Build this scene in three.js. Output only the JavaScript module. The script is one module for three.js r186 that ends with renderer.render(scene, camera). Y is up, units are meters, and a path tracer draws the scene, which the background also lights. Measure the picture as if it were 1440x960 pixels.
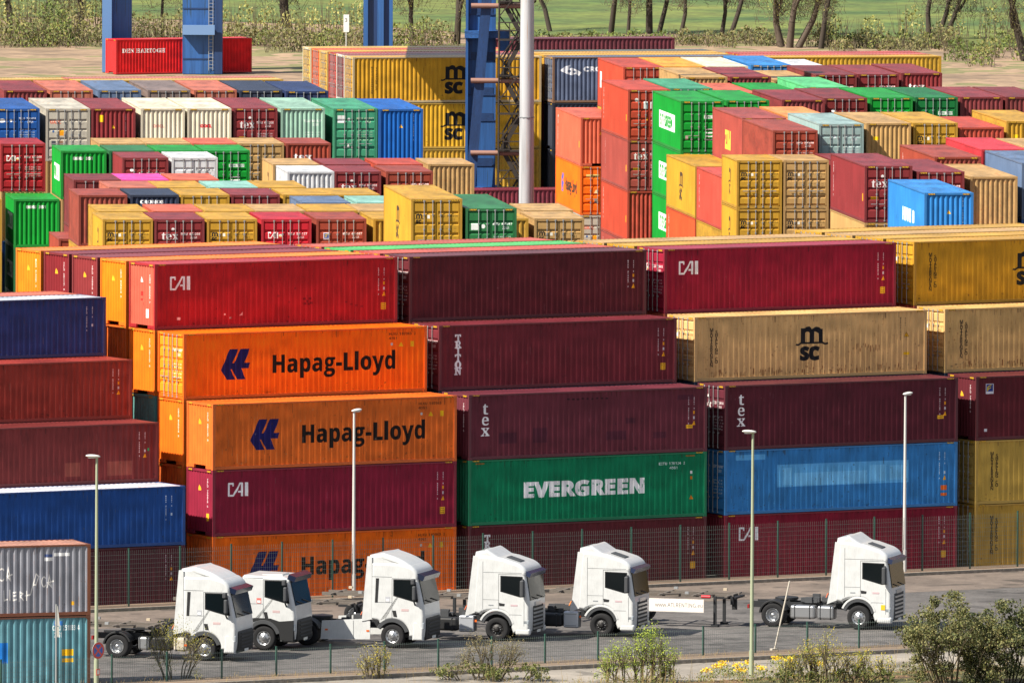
import * as THREE from 'three';
import { mergeGeometries } from 'three/addons/utils/BufferGeometryUtils.js';
import { RoundedBoxGeometry } from 'three/addons/geometries/RoundedBoxGeometry.js';

// ---------------------------------------------------------------- camera, sky, sun, exposure
const scene = new THREE.Scene();
const camera = new THREE.PerspectiveCamera(3.1396, 1440 / 960, 20, 9000);
camera.position.set(-255.273, 48.241, 477.578);
camera.up.set(0.02916, 0.99769, -0.0613);
camera.lookAt(camera.position.x + 0.491354 * 600, camera.position.y - 0.067708 * 600, camera.position.z - 0.868324 * 600);
camera.updateMatrixWorld();

const SUN = new THREE.Vector3(-1, 1.06, 0.02).normalize();
const sun = new THREE.DirectionalLight(new THREE.Color(1, 0.93, 0.82), 5);
sun.position.copy(SUN).multiplyScalar(900).add(new THREE.Vector3(60, 0, -120));
sun.target.position.set(60, 0, -120);
sun.castShadow = true;
sun.shadow.mapSize.set(4096, 4096);
Object.assign(sun.shadow.camera, { left: -420, right: 420, top: 420, bottom: -420, near: 10, far: 2200 });
scene.add(sun, sun.target);

{ // clear spring sky: pale at the horizon, blue overhead, a broad glow round the sun
  const w = 256, h = 128, d = new Float32Array(w * h * 4), v = new THREE.Vector3();
  for (let j = 0; j < h; j++) for (let i = 0; i < w; i++) {
    const el = (j + 0.5) / h * Math.PI - Math.PI / 2, az = (i + 0.5) / w * 2 * Math.PI - Math.PI;
    v.set(Math.cos(el) * Math.cos(az), Math.sin(el), Math.cos(el) * Math.sin(az));
    const t = Math.pow(Math.max(0, Math.sin(el)), 0.55), g = Math.pow(Math.max(0, v.dot(SUN)), 6) * 0.2;
    const k = 4 * (j * w + i);
    d[k] = 0.39 * (1 - t) + 0.11 * t + g * 0.9; d[k + 1] = 0.395 * (1 - t) + 0.165 * t + g * 0.85; d[k + 2] = 0.4 * (1 - t) + 0.265 * t + g * 0.75; d[k + 3] = 1;
  }
  const sky = new THREE.DataTexture(d, w, h, THREE.RGBAFormat, THREE.FloatType);
  sky.mapping = THREE.EquirectangularReflectionMapping; sky.magFilter = THREE.LinearFilter; sky.needsUpdate = true;
  scene.background = sky; scene.environment = sky;
}
const renderer = new THREE.WebGLRenderer({ antialias: true });
renderer.toneMapping = THREE.LinearToneMapping;
renderer.toneMappingExposure = 1.9;
renderer.shadowMap.enabled = true;

// ---------------------------------------------------------------- helpers
let seed = 20240417;
const rnd = () => { seed = (seed + 0x6d2b79f5) | 0; let t = Math.imul(seed ^ (seed >>> 15), 1 | seed); t = (t + Math.imul(t ^ (t >>> 7), 61 | t)) ^ t; return ((t ^ (t >>> 14)) >>> 0) / 4294967296; };
const rr = (a, b) => a + (b - a) * rnd();
const names = new Map();
const numbered = (n) => { const k = names.get(n) || 0; names.set(n, k + 1); return k ? n + '_' + String(k).padStart(3, '0') : n; };
function thing(name, label, category, pos = [0, 0, 0], turn = 0, group) {
  const o = new THREE.Group(); o.name = numbered(name); o.position.set(...pos); o.rotation.y = turn;
  o.userData = { label, category }; if (group) o.userData.group = group; scene.add(o); return o;
}
function part(name, geo, m, parent) { const o = new THREE.Mesh(geo, m); o.name = name; o.castShadow = o.receiveShadow = true; parent.add(o); return o; }
function solo(name, geo, m, label, category, pos = [0, 0, 0], turn = 0, group) {
  const o = part(numbered(name), geo, m, scene); o.position.set(...pos); o.rotation.y = turn; o.userData = { label, category }; if (group) o.userData.group = group; return o;
}
function setting(name, geo, m) { const o = part(name, geo, m, scene); o.userData.kind = 'structure'; return o; }
const merge = (l) => mergeGeometries(l.map((g) => { const q = g.index ? g.toNonIndexed() : g; for (const k of Object.keys(q.attributes)) if (!['position', 'normal', 'uv', 'color'].includes(k)) q.deleteAttribute(k); return q; }));
const box = (x, y, z, w, h, d) => new THREE.BoxGeometry(w, h, d).translate(x, y, z);          // centre, size
const slab = (x0, x1, y0, y1, z0, z1) => box((x0 + x1) / 2, (y0 + y1) / 2, (z0 + z1) / 2, x1 - x0, y1 - y0, z1 - z0);
function rod(a, b, r, n = 8, r2 = r) { // cylinder between two points
  const A = new THREE.Vector3(...a), B = new THREE.Vector3(...b), d = B.clone().sub(A), g = new THREE.CylinderGeometry(r2, r, d.length(), n);
  g.applyQuaternion(new THREE.Quaternion().setFromUnitVectors(new THREE.Vector3(0, 1, 0), d.clone().normalize()));
  return g.translate(...A.add(B).multiplyScalar(0.5).toArray());
}
function bar(a, b, w, h) { // box section between two points, w sideways, h upright
  const A = new THREE.Vector3(...a), B = new THREE.Vector3(...b), d = B.clone().sub(A), g = new THREE.BoxGeometry(d.length(), h, w), m = new THREE.Matrix4();
  const X = d.clone().normalize(); let Z = new THREE.Vector3().crossVectors(X, new THREE.Vector3(0, 1, 0)); if (Z.lengthSq() < 1e-6) Z.set(0, 0, 1); Z.normalize();
  m.makeBasis(X, new THREE.Vector3().crossVectors(Z, X), Z); g.applyMatrix4(m); return g.translate(...A.add(B).multiplyScalar(0.5).toArray());
}
// ribbon of quads: profile points (a, depth) run along one axis, the sheet spans the other; returns non-indexed geometry with planar uv
function ribbed(profile, b0, b1, axis, place) {
  const pos = [], uv = [], a0 = profile[0][0], a1 = profile[profile.length - 1][0];
  const P = (a, d, b) => place(a, d, b);
  for (let i = 0; i + 1 < profile.length; i++) {
    const [p, d] = profile[i], [q, e] = profile[i + 1];
    const c = [P(p, d, b0), P(q, e, b0), P(q, e, b1), P(p, d, b1)];
    const s = (p - a0) / (a1 - a0), t = (q - a0) / (a1 - a0);
    const U = axis === 'h' ? [[s, 0], [t, 0], [t, 1], [s, 1]] : [[0, s], [0, t], [1, t], [1, s]];
    for (const k of [0, 1, 2, 0, 2, 3]) { pos.push(...c[k]); uv.push(...U[k]); }
  }
  const g = new THREE.BufferGeometry();
  g.setAttribute('position', new THREE.Float32BufferAttribute(pos, 3)); g.setAttribute('uv', new THREE.Float32BufferAttribute(uv, 2));
  g.computeVertexNormals(); return g;
}
function waves(a0, a1, pitch, depth, flat = 0.27, web = 0.23) { // trapezoid corrugation, flush at both ends; depth goes inwards
  const n = Math.max(1, Math.round((a1 - a0) / pitch)), p = (a1 - a0) / n, out = [[a0, 0]];
  for (let i = 0; i < n; i++) { const s = a0 + i * p; out.push([s + p * flat / 2, 0], [s + p * (flat / 2 + web), -depth], [s + p * (1 - flat / 2 - web), -depth], [s + p * (1 - flat / 2), 0]); }
  out.push([a1, 0]); return out;
}
// value noise
const hash2 = (x, y, s) => { let h = Math.imul(x, 374761393) + Math.imul(y, 668265263) + Math.imul(s, 974711); h = Math.imul(h ^ (h >>> 13), 1274126177); return ((h ^ (h >>> 16)) >>> 0) / 4294967296; };
function vnoise(x, y, s, wx = 1e9, wy = 1e9) {
  const xi = Math.floor(x), yi = Math.floor(y), fx = x - xi, fy = y - yi, sx = fx * fx * (3 - 2 * fx), sy = fy * fy * (3 - 2 * fy);
  const m = (a, n) => ((a % n) + n) % n, q = (a, b) => hash2(m(a, wx), m(b, wy), s);
  return (q(xi, yi) * (1 - sx) + q(xi + 1, yi) * sx) * (1 - sy) + (q(xi, yi + 1) * (1 - sx) + q(xi + 1, yi + 1) * sx) * sy;
}
function noiseTex(w, h, f, repeat, srgb = true) { // f(u,v) -> [r,g,b] 0..1
  const d = new Uint8Array(w * h * 4);
  for (let j = 0; j < h; j++) for (let i = 0; i < w; i++) { const c = f(i / w, j / h), k = 4 * (j * w + i); for (let q = 0; q < 3; q++) d[k + q] = Math.max(0, Math.min(255, c[q] * 255)); d[k + 3] = 255; }
  const t = new THREE.DataTexture(d, w, h); t.magFilter = THREE.LinearFilter; t.minFilter = THREE.LinearMipmapLinearFilter; t.generateMipmaps = true;
  t.wrapS = t.wrapT = THREE.RepeatWrapping; if (srgb) t.colorSpace = THREE.SRGBColorSpace; if (repeat) t.repeat.set(...repeat); t.needsUpdate = true; return t;
}
function canvasTex(w, h, draw) {
  const c = document.createElement('canvas'); c.width = w; c.height = h; draw(c.getContext('2d'), w, h);
  const t = new THREE.CanvasTexture(c); t.colorSpace = THREE.SRGBColorSpace; t.magFilter = THREE.LinearFilter; t.anisotropy = 8; return t;
}
const std = (color, roughness = 0.6, extra = {}) => new THREE.MeshStandardMaterial({ color, roughness, ...extra });
const M = {
  galv: std('#a9abab', 0.45, { metalness: 0.5 }), black: std('#17181a', 0.6), rubber: std('#19191b', 0.9), darkSteel: std('#26282b', 0.6, { metalness: 0.2 }),
  whitePaint: new THREE.MeshPhysicalMaterial({ color: '#c9cbcc', map: noiseTex(256, 256, (u, v) => { const a = vnoise(u * 5, v * 5, 301, 5, 5), b = vnoise(u * 60, v * 8, 302, 60, 8), g = hash2(Math.floor(u * 256), Math.floor(v * 256), 303), k = 0.965 + 0.05 * (a - 0.5) + 0.06 * (b - 0.5) + 0.03 * (g - 0.5), sp = b * 0.5 + g * 0.5 > 0.86 ? 0.1 : 0; return [k - sp, k - sp * 1.1, k - 0.006 - sp * 1.3]; }), roughness: 0.35, clearcoat: 0.6, clearcoatRoughness: 0.15 }),
  silver: std('#b9bbbd', 0.3, { metalness: 0.85 }), greyPlastic: std('#3a3c3f', 0.7), glass: new THREE.MeshPhysicalMaterial({ color: '#0d1316', roughness: 0.08, specularIntensity: 0.4 }),
};

// ---------------------------------------------------------------- containers
const COL = {
  yellow: '#b98d2c', tan: '#b5905a', maroon: '#802e30', maroon2: '#742a29', maroon3: '#9a463d', brownred: '#94402f', red: '#b3202e', red2: '#b2442f', red3: '#9c1f26', red4: '#c8313a', red5: '#bb4a3c',
  salmon: '#c65f45', salmon2: '#b5654f', green: '#0d8a2c', dgreen: '#2b6e3f', dgreen2: '#146b34', lgreen: '#58b877', seagreen: '#3f8f6b', blue: '#1c4f94', blue2: '#155aa8', blue3: '#2f7cc0',
  navy: '#2b3347', navy2: '#22345e', greyblue: '#5b6e8c', teal: '#86b5a9', pink: '#e8459c', white: '#c9cbce', cream: '#d6ccb4', greywhite: '#b5ae9f', browngrey: '#7d6c66', palegreen: '#8fb39f', greyteal: '#8ea6a3',
  orange: '#ea6a10', orange2: '#dd8a4c', orangered: '#c4502c', yelloworange: '#d9952f',
};
const wearTex = [0, 1, 2].map((s) => noiseTex(256, 128, (u, v) => {
  const a = vnoise(u * 9, v * 5, 11 + s, 9, 5), b = vnoise(u * 40, v * 22, 21 + s, 40, 22), c = vnoise(u * 128, v * 9, 31 + s, 128, 9), g = hash2(Math.floor(u * 256), Math.floor(v * 128), 41 + s);
  let k = 0.92 + 0.16 * (a - 0.5) + 0.12 * (b - 0.5) + 0.12 * (c - 0.5) + 0.06 * (g - 0.5);
  const r = b * 0.6 + c * 0.4; const st = r > 0.72 ? (r - 0.72) * 2.4 : 0; // rust freckles
  return [k - st * 0.25, k - st * 0.6, k - st * 0.8];
}));
const roofTex = [0, 1, 2].map((s) => noiseTex(256, 128, (u, v) => {
  const a = vnoise(u * 6, v * 4, 61 + s, 6, 4), b = vnoise(u * 26, v * 14, 71 + s, 26, 14), g = hash2(Math.floor(u * 256), Math.floor(v * 128), 81 + s);
  const k = 0.92 + 0.26 * (a - 0.5) + 0.18 * (b - 0.5) + 0.06 * (g - 0.5), st = b > 0.8 && a > 0.5 ? 0.35 * Math.min(1, (b - 0.8) * 9) : 0;
  return [k - st * 0.4, k - st * 0.75, k - st];
}));
const matCache = new Map();
function paintMat(key, kind, v = 0) { // kind side | roof | frame
  const id = key + kind + v; if (matCache.has(id)) return matCache.get(id);
  const c = new THREE.Color(COL[key] || key), hsl = {}; c.getHSL(hsl);
  let m;
  if (kind === 'roof') m = std(c, 0.36, { map: roofTex[v % 3] });
  else if (kind === 'frame') m = std(c, 0.6, { map: wearTex[v % 3] });
  else m = std(c, 0.65, { map: wearTex[v % 3] });
  matCache.set(id, m); return m;
}
// ---- lettering
const css = (k) => COL[k] || k;
function speckle(g, w, h, n, seedN, cols, sMax) { // chips, scratches and stains with edges of their own
  let s = seedN * 7919 + 3; const r = () => { s = (Math.imul(s, 1103515245) + 12345) & 0x7fffffff; return s / 0x7fffffff; };
  for (let i = 0; i < n; i++) { g.fillStyle = cols[Math.floor(r() * cols.length)]; g.globalAlpha = 0.1 + 0.35 * r(); const x = r() * w, y = h * Math.pow(r(), 0.7); const q = r(); if (q < 0.5) g.fillRect(x, y, 1 + r() * 2, 3 + r() * sMax * 5); else if (q < 0.8) g.fillRect(x, y, 1 + r() * sMax, 1 + r() * 2); else { g.beginPath(); g.arc(x, y, 0.6 + r() * sMax * 0.5, 0, 7); g.fill(); } }
  g.globalAlpha = 1;
}
function grain(g, w, h, seedN, amp = 10) {
  const im = g.getImageData(0, 0, w, h), d = im.data;
  for (let j = 0; j < h; j++) for (let i = 0; i < w; i++) { const n = (vnoise(i / 60, j / 40, seedN) - 0.5) * 1.5 + (vnoise(i / 9, j / 50, seedN + 1) - 0.5) + (hash2(i, j, seedN) - 0.5) * 0.8, k = 4 * (j * w + i), f = 1 + n * amp / 100; d[k] *= f; d[k + 1] *= f; d[k + 2] *= f; }
  g.putImageData(im, 0, 0);
}
function vtext(g, t, x, y, step, font, col) { g.font = font; g.fillStyle = col; g.textAlign = 'center'; [...t].forEach((ch, i) => g.fillText(ch, x, y + i * step)); g.textAlign = 'left'; }
function heavy(g, t, x, y, font, col, sx, lw) { g.save(); g.translate(x, y); g.scale(sx, 1); g.font = font; g.fillStyle = g.strokeStyle = col; g.lineWidth = lw; g.lineJoin = 'miter'; g.strokeText(t, 0, 0); g.fillText(t, 0, 0); g.restore(); }
function mscLogo(g, cx, cy, s, col = '#1d1c20') { // stacked letters over a wave bar
  g.fillStyle = g.strokeStyle = col; g.save(); g.translate(cx, cy); g.scale(s, s);
  g.fillRect(-40, -50, 16, 52); g.fillRect(-8, -46, 16, 48); g.fillRect(24, -46, 16, 48);
  g.beginPath(); g.moveTo(-40, -50); g.lineTo(-26, -50); g.quadraticCurveTo(-8, -64, 0, -46); g.quadraticCurveTo(20, -64, 40, -40); g.lineTo(26, -30); g.quadraticCurveTo(10, -44, 4, -34); g.lineTo(-8, -34); g.quadraticCurveTo(-18, -44, -26, -32); g.fill();
  g.lineWidth = 6; g.beginPath(); g.moveTo(-58, 4); g.quadraticCurveTo(-50, 8, -40, 0); g.lineTo(40, 0); g.quadraticCurveTo(48, 8, 60, 2); g.stroke();
  heavy(g, 'SC', -42, 56, 'bold 58px sans-serif', col, 1.02, 7); g.restore();
}
function hlLogo(g, x, y, s, col) { // slanted double chevron
  g.fillStyle = col; g.save(); g.translate(x, y); g.scale(s, s);
  g.beginPath(); g.moveTo(30, 0); g.lineTo(60, 0); g.lineTo(40, 46); g.lineTo(46, 46); g.lineTo(68, 0); g.lineTo(100, 0); g.lineTo(82, 46); g.lineTo(102, 46); g.lineTo(96, 64); g.lineTo(70, 64); g.lineTo(86, 100); g.lineTo(56, 100); g.lineTo(38, 66); g.lineTo(32, 66); g.lineTo(50, 100); g.lineTo(20, 100); g.lineTo(0, 68); g.closePath(); g.fill(); g.restore();
}
function caiLogo(g, x, y, s, col) {
  g.strokeStyle = col; g.lineWidth = 8.5 * s; g.lineJoin = 'round'; g.beginPath(); g.moveTo(x + 23 * s, y + 12 * s); g.lineTo(x + 23 * s, y); g.lineTo(x + 4 * s, y); g.lineTo(x + 4 * s, y + 52 * s); g.lineTo(x + 25 * s, y + 52 * s); g.lineTo(x + 56 * s, y); g.lineTo(x + 64 * s, y); g.lineTo(x + 64 * s, y + 56 * s); g.moveTo(x + 45 * s, y + 36 * s); g.lineTo(x + 64 * s, y + 36 * s); g.stroke();
  g.fillStyle = col; g.fillRect(x + 78 * s, y - 4 * s, 14 * s, 60 * s);
}
const codes = ['CAIU 829614 3', 'TGHU 652208 7', 'TRLU 739418 5', 'TCLU 581127 0', 'MEDU 419087 2'];
function sideCodes(g, w, h, n, col, opt) { // vertical number rows, tags and stickers near the right-hand end
  const c = codes[n % 5];
  vtext(g, c, w - 70, h * 0.16, h * 0.036, 'bold 8px monospace', col); vtext(g, '45G1 ' + (n % 7), w - 46, h * 0.16, h * 0.036, 'bold 7px monospace', col);
  g.fillStyle = '#d6dbe0'; g.globalAlpha = 0.8; g.fillRect(w - 50, h * 0.46, 8, 12); g.globalAlpha = 1;
  if (opt.includes('s')) { g.fillStyle = '#e0941c'; g.fillRect(w - 50, h * 0.37, 8, 13); }
  if (opt.includes('t')) { g.fillStyle = '#f0a41c'; g.beginPath(); g.moveTo(w - 46, h * 0.53); g.lineTo(w - 38, h * 0.61); g.lineTo(w - 54, h * 0.61); g.fill(); }
  if (opt.includes('q')) { g.fillStyle = '#eeb22c'; g.fillRect(w - 58, h * 0.72, 22, 28); g.fillStyle = '#7c5a10'; for (const k of [0, 1, 2]) g.fillRect(w - 55, h * 0.72 + 5 + k * 8, 15, 2); }
  if (opt.includes('w')) { g.fillStyle = '#eeb22c'; g.fillRect(w - 80, h * 0.6, 28, 15); g.fillStyle = '#7c5a10'; g.fillRect(w - 77, h * 0.6 + 6, 22, 2); }
}
const SIDE_W = 1024, SIDE_H = 244;
let texSeed = 5;
function sideTex(kind, color, n) {
  return canvasTex(SIDE_W, SIDE_H, (g, w, h) => {
    g.fillStyle = css(color); g.fillRect(0, 0, w, h);
    const W1 = '#f4f2f2', K = '#181416', s = n + 3;
    const rustC = ['#3d211b', '#55301f', '#2a2023'];
    if (kind === 'cai' || kind === 'cai2') {
      if (kind === 'cai') { speckle(g, w, h, 160, s, ['#6e1520', '#8b1c28', '#4d1118'], 9); g.fillStyle = '#f0b5b0'; g.fillRect(86, h * 0.86, 14, 11); g.fillRect(286, h * 0.82, 9, 7); g.fillRect(310, h * 0.88, 10, 7); g.beginPath(); g.moveTo(352, h * 0.86); g.lineTo(368, h * 0.8); g.lineTo(368, h * 0.86); g.fill(); g.fillStyle = '#7b1620'; for (const [a, b] of [[628, 0.6], [640, 0.64], [652, 0.6], [630, 0.68], [646, 0.69], [658, 0.67]]) g.fillRect(a, h * b, 11, 9); g.globalAlpha = 0.8; for (const [a, b] of [[808, 0.68], [830, 0.72], [852, 0.74], [876, 0.76]]) g.fillRect(a, h * b, 13, 6); g.globalAlpha = 1; }
      caiLogo(g, 56, h * 0.2, 0.92, W1); sideCodes(g, w, h, 0, W1, 'stq');
    } else if (kind === 'hapag' || kind === 'hapag2') {
      hlLogo(g, 150, h * 0.25, 1.22, '#1e1a5a'); g.save(); heavy(g, 'Hapag-Lloyd', 364, h * 0.66, 'bold 98px sans-serif', '#1c1514', 0.93, 2); g.restore();
      g.fillStyle = '#4c2410'; g.font = 'bold 15px monospace'; g.fillText('HLXU 160963 2', 872, 26); g.fillText('45G1', 872, 43);
      g.fillStyle = '#c7c0bd'; g.beginPath(); g.arc(884, 62, 6, 0, 7); g.fill(); g.fillStyle = '#e8b41c'; g.beginPath(); g.moveTo(924, 54); g.lineTo(934, 72); g.lineTo(914, 72); g.fill(); g.fillRect(966, 52, 13, 22);
      speckle(g, w, h, kind === 'hapag2' ? 320 : 40, s, kind === 'hapag2' ? ['#6b3a22', '#8a4a22', '#b9aaa0', '#4e2c1e'] : ['#a34a16', '#c85c1c'], 7);
    } else if (kind === 'triton') { g.strokeStyle = W1; g.lineWidth = 2.5; g.font = 'bold 38px serif'; g.textAlign = 'center'; [...'TRITON'].forEach((ch, i) => g.strokeText(ch, 74, 60 + i * 27)); g.textAlign = 'left'; vtext(g, 'TRITON', 74, 60, 27, 'bold 38px serif', W1); sideCodes(g, w, h, 2, W1, 'stq'); }
    else if (kind === 'tex' || kind === 'tex2') {
      vtext(g, 'tex', 62, 74, 44, 'bold 62px serif', W1); sideCodes(g, w, h, 3, W1, 'stw');
      if (kind === 'tex') { g.globalAlpha = 0.45; g.fillStyle = '#3c1a2c'; for (const [x, y, a, b] of [[678, 0.45, 40, 22], [590, 0.66, 90, 36], [800, 0.7, 56, 26], [120, 0.62, 80, 44], [270, 0.56, 62, 60], [905, 0.1, 70, 20]]) g.fillRect(x, y * h, a, b); g.globalAlpha = 0.8; g.fillStyle = '#1d1218'; for (let k = 0; k < 9; k++) g.fillRect(420 + k * 21, 22 + (k % 3), 10, 6); g.globalAlpha = 1; speckle(g, w, h, 90, s, ['#8c6a74', '#a5828a', '#2c1420'], 5); }
    } else if (kind === 'evergreen') {
      heavy(g, 'EVERGREEN', 226, h * 0.62, 'bold 80px sans-serif', W1, 1.2, 6); g.globalAlpha = 0.7; g.fillStyle = css(color); for (let k = 0; k < 34; k++) g.fillRect(222 + hash2(k, 1, 9) * 560, h * (0.33 + hash2(k, 2, 9) * 0.3), 1 + hash2(k, 3, 9) * 2, 3 + hash2(k, 4, 9) * 10); g.globalAlpha = 1;
      g.fillStyle = W1; g.font = 'bold 15px monospace'; g.fillText('EITU 176124 2', 824, 42); g.fillText('45G1', 872, 60); g.fillRect(964, 70, 8, 12); g.fillStyle = '#d2781c'; g.fillRect(964, 92, 8, 13); g.beginPath(); g.moveTo(968, 168); g.lineTo(976, 186); g.lineTo(960, 186); g.fill(); g.fillStyle = '#a86a2a'; g.fillRect(20, 6, 40, 5); g.fillRect(944, 6, 40, 5);
      speckle(g, w, h, 240, s, ['#0a3b2a', '#123', '#2a4a3a', '#6a5040'], 5);
    } else if (kind === 'msc' || kind === 'mscR') {
      vtext(g, 'MEDITERRANEAN', 66, h * 0.22, h * 0.05, 'bold 18px sans-serif', K); vtext(g, 'SHIPPING', 88, h * 0.26, h * 0.05, 'bold 18px sans-serif', K); vtext(g, 'CO', 88, h * 0.71, h * 0.05, 'bold 18px sans-serif', K);
      mscLogo(g, 516, h * 0.47, 1.22);
      vtext(g, 'MEDU419087', 918, h * 0.12, h * 0.04, 'bold 9px monospace', K); vtext(g, '45G1', 940, h * 0.12, h * 0.04, 'bold 8px monospace', K); g.fillStyle = '#d9a01c'; g.strokeStyle = K; g.beginPath(); g.moveTo(944, 84); g.lineTo(955, 102); g.lineTo(933, 102); g.closePath(); g.fill(); g.stroke(); g.fillStyle = '#e5b21a'; g.fillRect(930, h * 0.68, 28, 11);
      speckle(g, w, h, kind === 'mscR' ? 420 : 70, s, kind === 'mscR' ? ['#6b3a1c', '#54301c', '#8a5a2a'] : ['#8a6a2a', '#6e5524'], kind === 'mscR' ? 7 : 5);
      if (kind === 'mscR') { g.fillStyle = '#6b3518'; for (let k = 0; k < 90; k++) { g.globalAlpha = 0.25 + 0.5 * hash2(k, 1, 77); g.fillRect(40 + hash2(k, 2, 77) * 960, h * (0.84 + 0.1 * hash2(k, 3, 77)), 2 + 3 * hash2(k, 5, 77), 4 + 22 * hash2(k, 4, 77)); } g.globalAlpha = 0.7; for (let k = 0; k < 14; k++) g.fillRect(716 + k * 8, h * (0.5 + hash2(k, 7, 3) * 0.1), 3, 6 + hash2(k, 8, 3) * 22); g.globalAlpha = 1; }
    } else if (kind === 'bluepatch') {
      g.fillStyle = '#62aee4'; g.globalAlpha = 0.9; g.fillRect(40, 14, 130, 22); g.fillRect(225, 60, 590, 92); g.globalAlpha = 0.6; g.fillStyle = '#80c4f0'; g.fillRect(300, 96, 330, 52); g.fillRect(250, 74, 40, 70); g.fillRect(640, 76, 70, 66); g.fillRect(730, 80, 60, 60); g.globalAlpha = 1;
      sideCodes(g, w, h, 3, W1, 't'); g.fillStyle = '#e0692a'; g.fillRect(w - 62, h * 0.7, 28, 20); g.fillRect(w - 62, h * 0.83, 28, 12);
      speckle(g, w, h, 380, s, ['#1d2c3c', '#2a3038', '#3d2b22', '#6fb0dd'], 6);
    } else if (kind === 'flor') { g.fillStyle = '#d5d2dc'; g.fillRect(36, 24, 34, 42); g.fillStyle = '#2a3a86'; g.fillRect(39, 27, 28, 29); g.strokeStyle = '#e2c02a'; g.lineWidth = 4; g.beginPath(); g.moveTo(44, 36); g.lineTo(62, 30); g.moveTo(44, 46); g.lineTo(60, 40); g.moveTo(44, 36); g.lineTo(43, 54); g.stroke(); g.fillStyle = '#cfcfd6'; g.fillRect(28, h * 0.86, 14, 12); sideCodes(g, w, h, 1, W1, 't'); }
    else if (kind === 'patch') { g.fillStyle = '#a05a48'; g.globalAlpha = 0.55; g.fillRect(640, h * 0.66, 66, 62); g.fillRect(820, h * 0.66, 104, 64); g.globalAlpha = 1; sideCodes(g, w, h, 2, W1, 't'); g.fillStyle = '#2b9a5c'; g.fillRect(w - 34, h * 0.44, 6, 12); }
    else if (kind === 'codes') sideCodes(g, w, h, n, W1, 'ts');
    else if (kind === 'codesNo') sideCodes(g, w, h, n, W1, '');
    else if (kind === 'graffiti') {
      speckle(g, w, h, 300, s, ['#6b3a24', '#8a4a2a', '#54301f'], 6); g.strokeStyle = '#dedbd7'; g.lineWidth = 6; g.lineCap = 'round';
      const st = (...p) => { g.beginPath(); p.forEach(([x, y], i) => (i ? g.lineTo(x, y) : g.moveTo(x, y))); g.stroke(); };
      const ox = 40; st([ox + 300, 80], [ox + 300, 120]); g.beginPath(); g.arc(ox + 345, 100, 22, 0.8, 5.4); g.stroke(); st([ox + 380, 122], [ox + 392, 78], [ox + 410, 122], [ox + 384, 106], [ox + 424, 100]);
      st([ox + 360, 160], [ox + 362, 196], [ox + 386, 192]); st([ox + 405, 158], [ox + 405, 194]); st([ox + 450, 166], [ox + 428, 168], [ox + 430, 196], [ox + 456, 192]); st([ox + 430, 180], [ox + 450, 178]); st([ox + 476, 200], [ox + 480, 166], [ox + 500, 172], [ox + 482, 182], [ox + 506, 196]); st([ox + 530, 164], [ox + 530, 196]); st([ox + 520, 180], [ox + 560, 176]);
      st([ox + 560, 176], [ox + 600, 100], [ox + 622, 110], [ox + 600, 140], [ox + 580, 140]); g.beginPath(); g.arc(ox + 660, 130, 18, 0.8, 5.4); g.stroke(); st([ox + 684, 150], [ox + 700, 108], [ox + 718, 150], [ox + 688, 134], [ox + 730, 128]);
      g.fillStyle = '#e4e4e4'; g.fillRect(w - 250, 24, 120, 12); g.fillRect(w - 320, 40, 60, 13); g.fillStyle = '#4a5a86'; g.fillRect(w - 320, 28, 60, 11); g.fillStyle = '#d9a02a'; g.fillRect(w - 120, h * 0.84, 22, 14);
    } else if (kind === 'tealcodes') { speckle(g, w, h, 200, s, ['#3d4a48', '#6b4a34', '#2c3c40'], 6); g.fillStyle = '#1f72c4'; g.fillRect(240, h * 0.36, 190, 76); g.fillStyle = '#dfe3e4'; g.font = 'bold 26px monospace'; g.fillText('CATU 251083 4', w - 260, 46); g.fillText('22G1', w - 250, 72); g.fillStyle = '#3a78c0'; g.fillRect(w - 250, 12, 66, 16); g.fillStyle = '#e4b01c'; g.fillRect(w - 190, h * 0.48, 86, 24); g.fillRect(w - 190, h * 0.62, 86, 14); }
    else if (kind === 'mscF') { vtext(g, 'MEDITERRANEAN', 96, h * 0.24, h * 0.05, 'bold 14px sans-serif', K); vtext(g, 'SHIPPING CO', 120, h * 0.26, h * 0.05, 'bold 14px sans-serif', K); mscLogo(g, 560, h * 0.5, 1.42); }
    else if (kind === 'cronosL') { g.fillStyle = '#d9dade'; g.beginPath(); g.moveTo(30, 70); g.lineTo(60, 48); g.lineTo(88, 40); g.lineTo(80, 64); g.lineTo(96, 56); g.lineTo(128, 70); g.lineTo(150, 84); g.lineTo(136, 104); g.lineTo(118, 92); g.lineTo(96, 100); g.lineTo(70, 92); g.lineTo(40, 78); g.fill(); g.fillStyle = css(color); g.beginPath(); g.arc(82, 76, 9, 0, 7); g.arc(110, 80, 7, 0, 7); g.fill(); heavy(g, 'CRONOS', 160, 78, 'bold 38px sans-serif', '#d9dade', 1.35, 2); }
    else if (kind === 'hartogh') { heavy(g, 'DEN HARTOGH', 36, 96, 'bold 42px serif', '#f2ece8', 1.02, 1.5); }
    if (!['cai', 'hapag', 'hapag2', 'tex', 'evergreen', 'msc', 'mscR', 'bluepatch', 'graffiti', 'tealcodes'].includes(kind)) { speckle(g, w, h, 110, s, ['#00000088', '#ffffff55', '#4a2a1e', '#8a7468'], 6); }
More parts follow.
